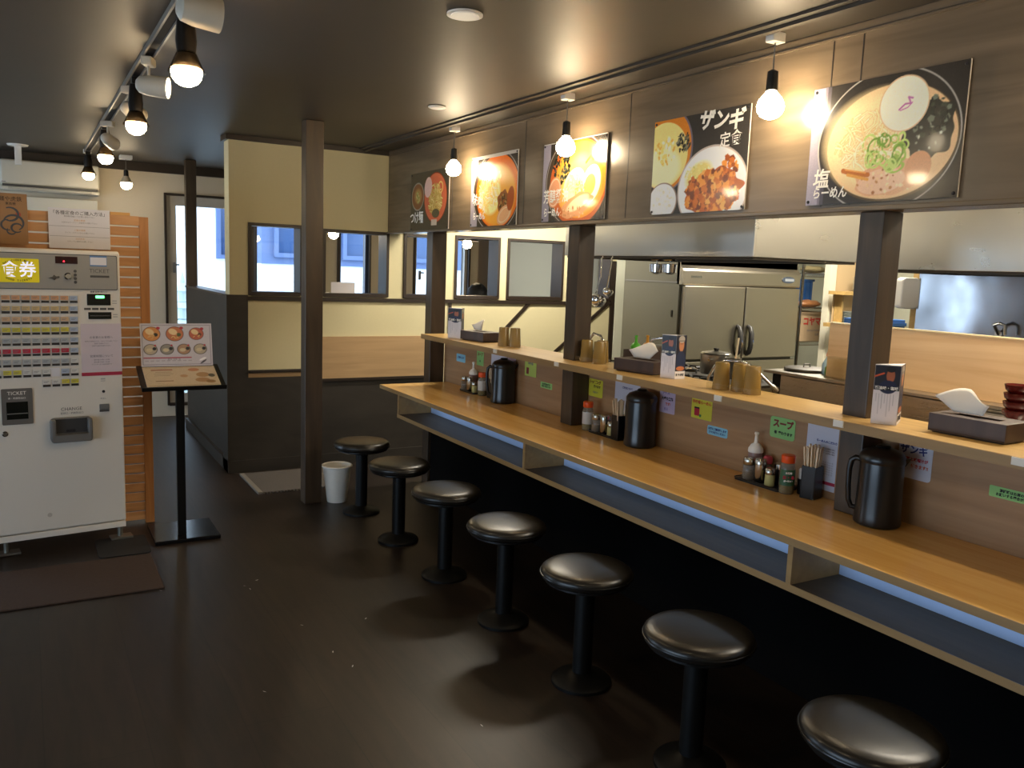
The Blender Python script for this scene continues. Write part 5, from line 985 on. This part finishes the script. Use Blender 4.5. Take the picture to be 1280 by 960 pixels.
# wire rack with its load
wr = thing('wire_rack', 'chrome wire storage rack right of the refrigerator', 'rack', (5.86, 5.15, 0)); 
for x in (-.20, .30):
    for y in (-.22, .22): MB().cyl((x, y, .0), .0125, 1.85, 12).build('upright', M_chrome, wr, smooth=True)
for z in (.25, 1.035, 1.32, 1.615):
    mb = MB().box(-.20, .30, -.225, -.219, z - .004, z).box(-.20, .30, .219, .225, z - .004, z).box(-.20, .30, -.225, -.219, z - .034, z - .030)
    for k in range(22): x = -.19 + k * .0225; mb.tube([(x, -.222, z - .002), (x + .0225, -.222, z - .032)], .002, 4); mb.box(x, x + .003, -.219, .219, z - .006, z - .003)
    mb.build('wire_shelf', M_chrome, wr)
bx = thing('cardboard_box', 'brown cardboard box with red katakana lettering on the wire rack', 'box', (5.88, 5.14, 1.036))
MB().box(-.21, .24, -.19, .19, 0, .245).build('carton', mat('cardboard', '#b49c7c', .8, noise=.05), bx); F_ = Frame((0, -.19, 0), (1, 0, 0), (0, 0, 1))
text('lettering', 'コヤマ', F_, -.04, .165, .075, mat('carton_red', '#b8322c', .6), bx, .001, bold=.003); text('lettering', 'INSTANT NOODLE', F_, .0, .09, .022, M_inkgrey, bx, .001); text('lettering', '札幌', F_, .03, .055, .024, M_inkgrey, bx, .001)
bc = thing('blue_crate', 'blue plastic crate on the wire rack behind the orange bag', 'crate', (5.84, 5.22, 1.322)); m_bc = mat('crate_blue', '#2d62a8', .4)
mb = MB().box(-.16, .16, -.11, .11, 0, .01).box(-.16, .16, -.11, -.10, .01, .24).box(-.16, .16, .10, .11, .01, .24).box(-.16, -.15, -.10, .10, .01, .24).box(.15, .16, -.10, .10, .01, .24); mb.build('shell', m_bc, bc, bevel=.002)
mb = MB().box(-.17, .17, -.12, -.11, .22, .24)
for k in range(6): mb.box(-.15 + k * .055, -.142 + k * .055, -.116, -.11, .02, .22)
mb.build('ribs', m_bc, bc)
def lumpy(name, label, cat, loc, s, m, seed):
    mb = MB().sph((0, 0, s[2]), 1, 18, 12, (s[0], s[1], s[2])); q = random.Random(seed)
    for i, v in enumerate(mb.v): k = 1 + .12 * math.sin(v[0] * 60 + seed) * math.cos(v[1] * 50) + q.uniform(-.04, .04); mb.v[i] = (v[0] * k, v[1] * k, max(0.001, v[2] * (1 + (k - 1) * .8)))
    return solo(mb, name, m, label, cat, loc, smooth=True)
lumpy('snack_bag', 'crinkled orange-brown plastic bag on the wire rack', 'bag', (5.86, 5.02, 1.321), (.13, .07, .032), mat('bag_orange', '#b57c50', .3, noise=.3, nscale=30), 3)
lumpy('rag_bundle', 'crumpled pale bundle on the top shelf of the wire rack', 'bundle', (5.92, 5.05, 1.616), (.12, .09, .03), mat('rag', '#b3a67c', .8, noise=.3, nscale=30), 5)
solo(MB().box(-.2, .25, -.02, .0, 0, 1.8), 'storage_panel', mat('dark_panel', '#2b241f', .7), 'dark panel closing the back of the wire rack', 'panel', (5.9, 5.45, 0))
# white column, timber shelving
struct(MB().box(5.60, 5.67, 4.60, 4.66, 0, ZC - .013), 'trim_17', mat('white_column', '#dad6c2', .6)); struct(MB().box(5.67, 6.3, 4.62, 4.66, 0, ZC - .013), 'trim_18', mat('tan_panel', '#c7ae87', .6))
ws = thing('timber_shelf', 'light timber wall shelf with stacked dishes, left of the nearest post', 'shelf', (5.80, 4.47, 1.215)); m_ts = wood('shelf_timber', '#a98a52', '#c0a066', scale=(1, 6, 6), rough=.5)
MB().box(-.27, .40, -.07, .08, .235, .262).build('upper_board', m_ts, ws); MB().box(-.30, .40, -.07, .08, -.02, .01).build('lower_board', m_ts, ws); MB().box(-.20, -.18, .0, .07, .01, .235).build('bracket', m_ts, ws); MB().box(-.2, .4, .08, .09, -.02, .235).build('back', mat('tan_panel', '', .6), ws)
def plates(x, y, z, n, r_, label, grp):
    for k in range(n):
        t = MB().lathe([(r_ * .45, 0), (r_ * .5, .004), (r_, .014), (r_, .017), (r_ * .48, .007), (.001, .006)], seg=30, cap=False).build('plate', mat('plate_grey', '#9aa3a0', .3), smooth=True)
        t.location = (x, y, z + k * .0125); tag(t, label, 'plate', grp)
plates(5.70, 4.47, 1.2258, 7, .07, 'grey-green plate in the low stack on the timber shelf', 'plates stacked on the lower timber shelf'); plates(5.82, 4.47, 1.4778, 9, .07, 'grey-green plate in the tall stack on the timber shelf', 'plates stacked on the upper timber shelf')
# steel splashback wall with its end post, towel dispenser, crate
struct(MB().box(4.60, 4.64, -.5, 3.14, 0, 2.2), 'wall_splashback', M_mirror)
struct(MB().box(4.645, 4.70, 3.15, 3.21, 0, ZC), 'trim_19', m_ts)
td = thing('towel_dispenser', 'white rounded dispenser beside the steel wall, right of the nearest post', 'dispenser', (4.575, 3.19, 1.405)); Fd = Frame((0, 0, 0), (.86, -.5, 0), (0, 0, 1))
MB().rrect(Fd, -.055, .055, 0, .185, -.05, .04, .03, 7).build('case', M_wht, td, bevel=.008, bseg=3, smooth=True); MB().fbox(Fd, -.06, .07, .155, .160, -.06, -.05).build('wall_bracket', M_grey, td)
lc = thing('blue_crate', 'blue plastic crate low behind the pale board, below the dispenser', 'crate', (4.78, 3.55, 1.10)); mb = MB().box(-.16, .16, -.11, .11, 0, .01).box(-.16, .16, -.11, -.10, .01, .22).box(-.16, .16, .10, .11, .01, .22).box(-.16, -.15, -.10, .10, .01, .22).box(.15, .16, -.10, .10, .01, .22); mb.build('shell', m_bc, lc, bevel=.002)
MB().box(-.165, .165, -.118, -.11, .18, .20).box(-.165, .165, -.118, -.11, .09, .10).build('ribs', m_bc, lc)
rk = thing('back_rack', 'low steel rack carrying the blue crate behind the pale board', 'rack', (4.80, 3.55, 0)); MB().box(-.2, .2, -.14, .14, 1.075, 1.098).build('top', M_steel, rk)
for x in (-.18, .18):
    for y in (-.12, .12): MB().cyl((x, y, 0), .012, 1.075, 10).build('leg', M_steel, rk)
# pale birch board standing along the back of the noodle boiler
pb = solo(MB().box(-.010, .010, -1.6, 1.10, 0, .262), 'birch_board', M_board, 'long pale birch board standing on the boiler deck', 'board', (3.42, 1.68, 1.0855), bevel=.002)
solo(MB().box(-.012, .012, -1.6, 1.10, 0, .006), 'board_cap', mat('birch_edge', '#f0dcae', .5), 'pale edging along the top of the birch board', 'edging', (3.42, 1.68, 1.348))
nb = thing('noodle_boiler', 'stainless noodle boiler cabinet behind the nearest part of the shelf', 'boiler', (3.65, 1.6, 0))
MB().box(-.31, .33, -1.5, 1.40, 0, 1.068).build('body', M_steel, nb, bevel=.004); MB().box(-.33, .33, -1.5, 1.50, 1.07, 1.085).build('deck', M_steel, nb, bevel=.003)
MB().box(-.29, -.25, 1.42, 1.47, 0, 1.068).build('leg', M_blkmetal, nb)
MB().box(-.54, -.335, -1.5, .38, 1.035, 1.055).build('front_ledge', M_steel, nb, bevel=.003)
for y in (-1.2, -.4, .3): MB().box(-.52, -.335, y - .02, y, .98, 1.035).build('ledge_bracket', M_steel, nb)
DZ = 1.0856
t = thing('lid', 'dark flat pot lid with wire loop, lying on the steel deck', 'lid', (3.50, 2.975, DZ)); MB().lathe([(.10, 0), (.112, .004), (.112, .014), (.10, .018), (.001, .020)], seg=36).build('disc', mat('lid_dark', '#3d3629', .5, metal=.2), t, smooth=True); MB().tube([(-.025, 0, .018), (-.02, 0, .036), (.02, 0, .036), (.025, 0, .018)], .0035, 8).build('loop', M_grey, t)
t = thing('clear_container', 'clear plastic container in front of the birch board beside the nearest post', 'container', (3.372, 2.68, DZ)); mb = MB(); a = .032; b = .055
mb.box(-a, a, -b, b, 0, .003).box(-a, a, -b, -b + .002, .003, .10).box(-a, a, b - .002, b, .003, .10).box(-a, -a + .002, -b + .002, b - .002, .003, .10).box(a - .002, a, -b + .002, b - .002, .003, .10); mb.build('tub', M_clear, t); MB().box(-a - .003, a + .003, -b - .003, b + .003, .10, .105).build('lid', M_clear, t)
t = thing('spray_bottle', 'pale blue detergent bottle with orange nozzle beside the end of the birch board', 'bottle', (3.50, 2.845, DZ)); t.scale = (.82,) * 3; MB().lathe([(.03, 0), (.034, .004), (.034, .06), (.022, .085), (.013, .10), (.013, .108)], seg=24).build('body', mat('detergent_blue', '#9fc0d8', .25, alpha=.85), t, smooth=True); MB().lathe([(.014, .108), (.014, .122), (.010, .130), (.007, .145), (.001, .147)], seg=18).build('nozzle', mat('nozzle_orange', '#d8906c', .4), t, smooth=True)
sp = thing('sponge', 'green and yellow sponge pack beside the detergent bottle', 'sponge', (3.455, 2.80, DZ)); Fs = Frame((0, 0, 0), (.8, -.6, 0), (0, 0, 1)); MB().rrect(Fs, -.020, .020, 0, .045, 0, .018, .008).build('scourer', mat('sponge_green', '#4c8a3c', .8), sp); MB().rrect(Fs, -.010, .010, .010, .036, .018, .021, .005).build('yellow_label', mat('sponge_yellow', '#e0b81e', .6), sp)
# stove
sv = thing('gas_stove', 'steel gas stove with black pan supports behind the menu standee', 'stove', (3.46, 3.95, .0))
MB().box(-.40, .36, -.62, .60, .0, .94).build('body', M_steel, sv, bevel=.005); MB().box(-.40, .36, -.62, .60, .94, .955).build('hob_top', M_iron, sv)
HO = .115
for bx_, by in ((-.18, -.38), (-.18, .05), (-.18, .42), (.18, -.38), (.18, .05), (.18, .42)):
    mb = MB()
    for k in range(6): a = R(60 * k); mb.tube([(bx_ + .04 * math.cos(a), by + .04 * math.sin(a), .862 + HO), (bx_ + .15 * math.cos(a), by + .15 * math.sin(a), .866 + HO), (bx_ + .16 * math.cos(a), by + .16 * math.sin(a), .846 + HO)], .006, 6)
    mb.tube([(bx_ + .13 * math.cos(R(20 * k)), by + .13 * math.sin(R(20 * k)), .86 + HO) for k in range(18)], .006, 6, True); mb.build('pan_support', M_iron, sv); MB().lathe([(.045, .84), (.05, .845), (.035, .858), (.001, .86)], (bx_, by, HO), 20).build('burner', mat('brass_burner', '#6d5a3c', .4, metal=.8), sv, smooth=True)
def pot(loc, r_, h, label, lid=True, handle=None):
    t = thing('cooking_pot', label, 'pot', loc, 0, None); MB().lathe([(r_ * .94, 0), (r_, .01), (r_, h), (r_ * 1.05, h + .003), (r_ * .96, h + .002), (r_ * .94, .02), (.001, .015)], seg=36, cap=False).build('body', M_pot, t, smooth=True)
    MB().lathe([(.001, .0), (r_ * .95, .0)], seg=30, cap=False).build('base', M_pot, t)
    if lid: MB().lathe([(r_ * 1.0, h + .004), (r_ * .95, h + .010), (r_ * .5, h + .018), (.001, h + .02)], seg=32).build('lid', M_pot, t, smooth=True); MB().lathe([(.012, h + .018), (.018, h + .035), (.001, h + .038)], seg=14).build('knob', M_blk, t, smooth=True)
    if handle: MB().tube([(-r_ * .9 * handle[0], -r_ * .9 * handle[1], h * .8), (-(r_ + .14) * handle[0], -(r_ + .14) * handle[1], h * .86)], .008, 8).build('handle', M_chrome, t, smooth=True)
pot((3.50, 3.64, .988), .088, .115, 'lidded aluminium pot on the stove, seen over the amber cups', True, (.8, .6)); pot((3.42, 3.90, .988), .05, .13, 'tall narrow aluminium pot just right of the menu standee', False); pot((3.46, 3.46, .988), .045, .11, 'small aluminium pot behind the amber cups', False, (.3, 1)); pot((3.60, 4.25, .988), .09, .10, 'shallow pot at the back of the stove', False)
o = solo(MB().tube([(0, 0, 0), (.05, .03, .20)], .006, 8), 'wooden_stick', mat('pale_stick', '#cdbb9a', .6), 'pale stick standing up out of a pot in front of the refrigerator', 'utensil', (3.47, 3.46, 1.01), smooth=True)
def goose(loc, pts, label):
    t = thing('faucet', label, 'faucet', loc); MB().tube(pts, .0085, 12).build('spout', M_chrome, t, smooth=True); MB().lathe([(.02, 0), (.02, .012), (.012, .03)], pts[0], 18).build('base', M_chrome, t, smooth=True)
    e = Vector(pts[-1]); d = (e - Vector(pts[-2])).normalized(); MB().lathe([(.013, -.01), (.013, .022), (.010, .03)], e, 16, True, d).build('nozzle', M_chrome, t, smooth=True)
wt = thing('kitchen_worktop', 'steel worktop running directly behind the serving shelf', 'worktop', (2.79, 2.4, 0)); MB().box(-.185, .185, -2.6, 2.9, .86, .90).build('top', M_steel, wt); MB().box(-.185, .15, -2.6, 2.9, 0, .86).build('cupboard', M_steel, wt)
goose((2.93, 3.02, .90), [(0.03, .10, 0), (.03, .10, .15), (.04, .07, .21), (.06, .02, .245), (.10, -.04, .245), (.16, -.10, .20), (.21, -.16, .13)], 'chrome gooseneck faucet curving over the nearest amber cups')
goose((2.82, 3.32, .90), [(-.03, .10, 0), (-.03, .10, .25), (-.02, .06, .32), (.01, .0, .335), (.05, -.04, .30), (.07, -.06, .24), (.075, -.065, .19)], 'chrome faucet arching behind the menu standee')
goose((2.84, 4.0, .90), [(0, 0, 0), (0, 0, .26), (.01, -.03, .30), (.03, -.07, .29), (.04, -.09, .25)], 'small chrome tap left of the middle napkin box')
cb = thing('utensil_box', 'dark box holding sauce bottles behind the middle napkin box', 'box', (2.93, 3.62, .90)); MB().box(-.087, .087, -.047, .047, .0, .155).box(-.09, .09, -.05, -.047, .003, .24).box(-.09, .09, .047, .05, .003, .24).box(-.09, -.087, -.047, .047, .003, .24).box(.087, .09, -.047, .047, .003, .24).build('box', m_nb, cb)
squeeze((2.885, 3.62, 1.0555), 'green-tipped sauce bottle behind the middle napkin box', 'sauce bottles in the dark box', mat('lime_cap', '#5fbf3a', .35), mat('green_sauce', '#9db86a', .4), .15, 'sauce_bottle'); squeeze((2.965, 3.62, 1.0555), 'orange-tipped sauce bottle behind the middle napkin box', 'sauce bottles in the dark box', mat('amber_cap', '#d8962a', .35), mat('pale_sauce', '#cfc4b0', .4), .15, 'sauce_bottle')
# stacked red lacquer bowls at the right edge
for k in range(4):
    o = MB().lathe([(.025, 0), (.027, .006), (.045, .022), (.050, .042), (.048, .042), (.042, .024), (.001, .012)], seg=28, cap=False).build('soup_bowl', mat('lacquer_red', '#5a1512', .2), smooth=True); o.location = (3.205, 1.735, 1.0555 + .032 * k); tag(o, 'dark red lacquer bowl in the stack at the right edge of the picture', 'bowl', 'stacked red lacquer bowls')
t = thing('wall_tap', 'small chrome loop tap on the steel wall above the birch board', 'tap', (4.56, 2.60, 1.30)); MB().tube([(.03, .03, 0), (.0, .03, .03), (-.02, .03, .05), (-.02, 0, .062), (-.02, -.03, .05), (-.02, -.035, .0)], .009, 10).build('loop', M_chrome, t, smooth=True); MB().lathe([(.02, 0), (.02, .01)], (.038, .03, 0), 16, True, (-1, 0, 0)).build('flange', M_chrome, t)

# ------------------------------------------------------------------ dining room behind the partition
t = thing('shaded_pendant', 'bulb pendant with a flat dark shade, seen through the opening right of the free-standing post', 'lamp', (2.375, 7.3, ZC)); MB().tube([(0, 0, 0), (0, 0, -.50)], .003, 6).build('cord', M_blk, t); MB().lathe([(.02, -.50), (.028, -.53), (.12, -.572), (.12, -.576), (.03, -.545)], seg=32, cap=False).build('shade', mat('enamel_dark', '#3a352e', .4), t, smooth=True); bulb_part(t, -.605, .045)
t = thing('shaded_pendant', 'bulb pendant seen through the kitchen-side opening above the seated person', 'lamp', (3.80, 7.5, ZC)); MB().tube([(0, 0, 0), (0, 0, -.52)], .003, 6).build('cord', M_blk, t); MB().lathe([(.02, -.52), (.028, -.55), (.12, -.592), (.12, -.596), (.03, -.565)], seg=32, cap=False).build('shade', mat('enamel_dark', '', .4), t, smooth=True); bulb_part(t, -.625, .045)
t = thing('table_card', 'white card standing on the sill right of the free-standing post', 'card', (2.118, YP + .07, 1.3235)); MB().box(-.095, .095, -.003, 0, 0, .082).build('card', M_paper, t)
MB().box(-.095, .095, .0, .03, 0, .003).build('foot', M_paper, t)
# chair and table that carry the diner
def box_legs(t, w, d, h, s, m):
    for x in (-w, w):
        for y in (-d, d): MB().box(x - s, x + s, y - s, y + s, 0, h).build('leg', m, t)
tb = thing('dining_table', 'dark dining table behind the cream half wall', 'table', (3.62, 6.78, 0)); MB().box(-.45, .45, -.30, .25, .69, .72).build('tabletop', M_dark, tb, bevel=.004); box_legs(tb, .40, .22, .69, .025, M_dark)
chx = thing('dining_chair', 'dark dining chair behind the cream half wall, carrying the diner', 'chair', (3.62, 7.32, 0)); MB().box(-.21, .21, -.21, .21, .42, .45).build('seat', M_dark, chx, bevel=.004); box_legs(chx, .18, .18, .42, .02, M_dark); MB().box(-.20, .20, .19, .22, .50, .88).build('backrest', M_dark, chx, bevel=.006)
def skin_mesh(name, J, E, root, m, parent=None, sub=2):
    me = bpy.data.meshes.new(name); me.from_pydata([j[:3] for j in J], E, []); o = bpy.data.objects.new(name, me); COL.objects.link(o)
    if parent: o.parent = parent
    sk = o.modifiers.new('skin', 'SKIN'); sv_ = me.skin_vertices[0].data
    for i, j in enumerate(J): sv_[i].radius = (j[3], j[4] if len(j) > 4 else j[3])
    sv_[root].use_root = True; sb = o.modifiers.new('sub', 'SUBSURF'); sb.levels = sub; sb.render_levels = sub; me.materials.append(m)
    dg = bpy.context.evaluated_depsgraph_get(); m2 = bpy.data.meshes.new_from_object(o.evaluated_get(dg)); o.modifiers.clear(); o.data = m2; m2.polygons.foreach_set('use_smooth', [True] * len(m2.polygons)); return o
pn = thing('person', 'person with short black hair bowed over a table behind the cream half wall', 'person', (3.62, 7.28, .45))
J = [(0, 0, .10, .15, .12), (0, -.04, .28, .145, .11), (0, -.12, .46, .16, .11), (0, -.20, .60, .15, .09), (0, -.27, .68, .055), (0, -.33, .73, .05),
     (-.16, -.19, .58, .06), (-.24, -.30, .42, .045), (-.17, -.46, .33, .036), (-.13, -.52, .335, .028), (.16, -.19, .58, .06), (.24, -.30, .42, .045), (.17, -.46, .33, .036), (.13, -.52, .335, .028),
     (-.10, -.03, .09, .095), (-.12, -.38, .09, .07), (-.12, -.40, -.20, .052), (-.12, -.38, -.40, .038), (-.12, -.50, -.42, .032), (.10, -.03, .09, .095), (.12, -.38, .09, .07), (.12, -.40, -.20, .052), (.12, -.38, -.40, .038), (.12, -.50, -.42, .032)]
E_ = [(0, 1), (1, 2), (2, 3), (3, 4), (4, 5), (3, 6), (6, 7), (7, 8), (8, 9), (3, 10), (10, 11), (11, 12), (12, 13), (0, 14), (14, 15), (15, 16), (16, 17), (17, 18), (0, 19), (19, 20), (20, 21), (21, 22), (22, 23)]
m_cloth = mat('dark_cloth', '#20222a', .85); m_skin = mat('skin', '#b98565', .55)
body = skin_mesh('body', J, E_, 0, m_cloth, pn)
hd = MB().sph((0, 0, 0), .088, 26, 18, (.88, 1.0, 1.22)); hv = []
for x, y, z in hd.v:      # chin, brow and nose on a face bowed towards the table
    k = 1 - .25 * max(0, -z / .107) ** 1.4; x *= k
    if y < -.05 and abs(x) < .014 and -.035 < z < .01: y -= .014
    if y < -.06 and z > .012 and z < .03: y += .006
    hv.append((x, y, z))
hd.v = hv; rot = Matrix.Rotation(R(48), 4, 'X'); hd.v = [tuple(rot @ Vector(v) + Vector((0, -.36, .835))) for v in hd.v]
hobj = hd.build('head', m_skin, pn, smooth=True)
def on_head(mb): mb.v = [tuple(rot @ Vector(v) + Vector((0, -.36, .835))) for v in mb.v]; return mb
for s in (-1, 1):
    on_head(MB().sph((s * .078, .01, -.005), .022, 12, 8, (.4, .8, 1.2))).build('ear', m_skin, hobj, smooth=True); on_head(MB().sph((s * .03, -.078, .012), .010, 12, 8, (1.2, .6, .6))).build('eye', M_ink, hobj, smooth=True)
on_head(MB().sph((0, -.080, -.052), .014, 12, 8, (1.5, .5, .35))).build('mouth', mat('lips', '#94564a', .5), hobj, smooth=True)
hr = MB().sph((0, .016, .022), .098, 30, 20, (.98, 1.02, 1.10)); q = random.Random(4); hv = []
for x, y, z in hr.v:
    n_ = 1 + .035 * math.sin(x * 120) * math.cos(z * 110) + q.uniform(-.02, .02)
    if y < -.045 and z < .055: y = max(y, -.058)
    hv.append((x * n_, y * n_, z * n_))
hr.v = hv; hr.sph((.075, .03, -.012), .058, 18, 12, (.9, 1, 1)); on_head(hr).build('hair', mat('black_hair', '#0b0a0b', .6, bump=.8, nscale=200), pn, smooth=True)
for s in (-1, 1):
    for k in range(4):
        x0 = s * .13 + (k - 1.5) * .018; ln = (.062, .075, .07, .055)[k]; MB().tube([(x0 * .98, -.50, .333), (x0 + (k - 1.5) * .004, -.555, .330), (x0 + (k - 1.5) * .008, -.555 - ln * .55, .318), (x0 + (k - 1.5) * .008, -.555 - ln * .9, .300)], [.010, .0085, .0075, .006], 8).build('finger', m_skin, body, smooth=True)
    MB().tube([(s * .13 - s * .028, -.51, .333), (s * .13 - s * .055, -.54, .330), (s * .13 - s * .062, -.565, .322)], [.010, .009, .007], 8).build('thumb', m_skin, body, smooth=True)
    MB().sph((s * .13, -.525, .333), .04, 16, 10, (.95, 1.1, .38)).build('palm', m_skin, body, smooth=True)
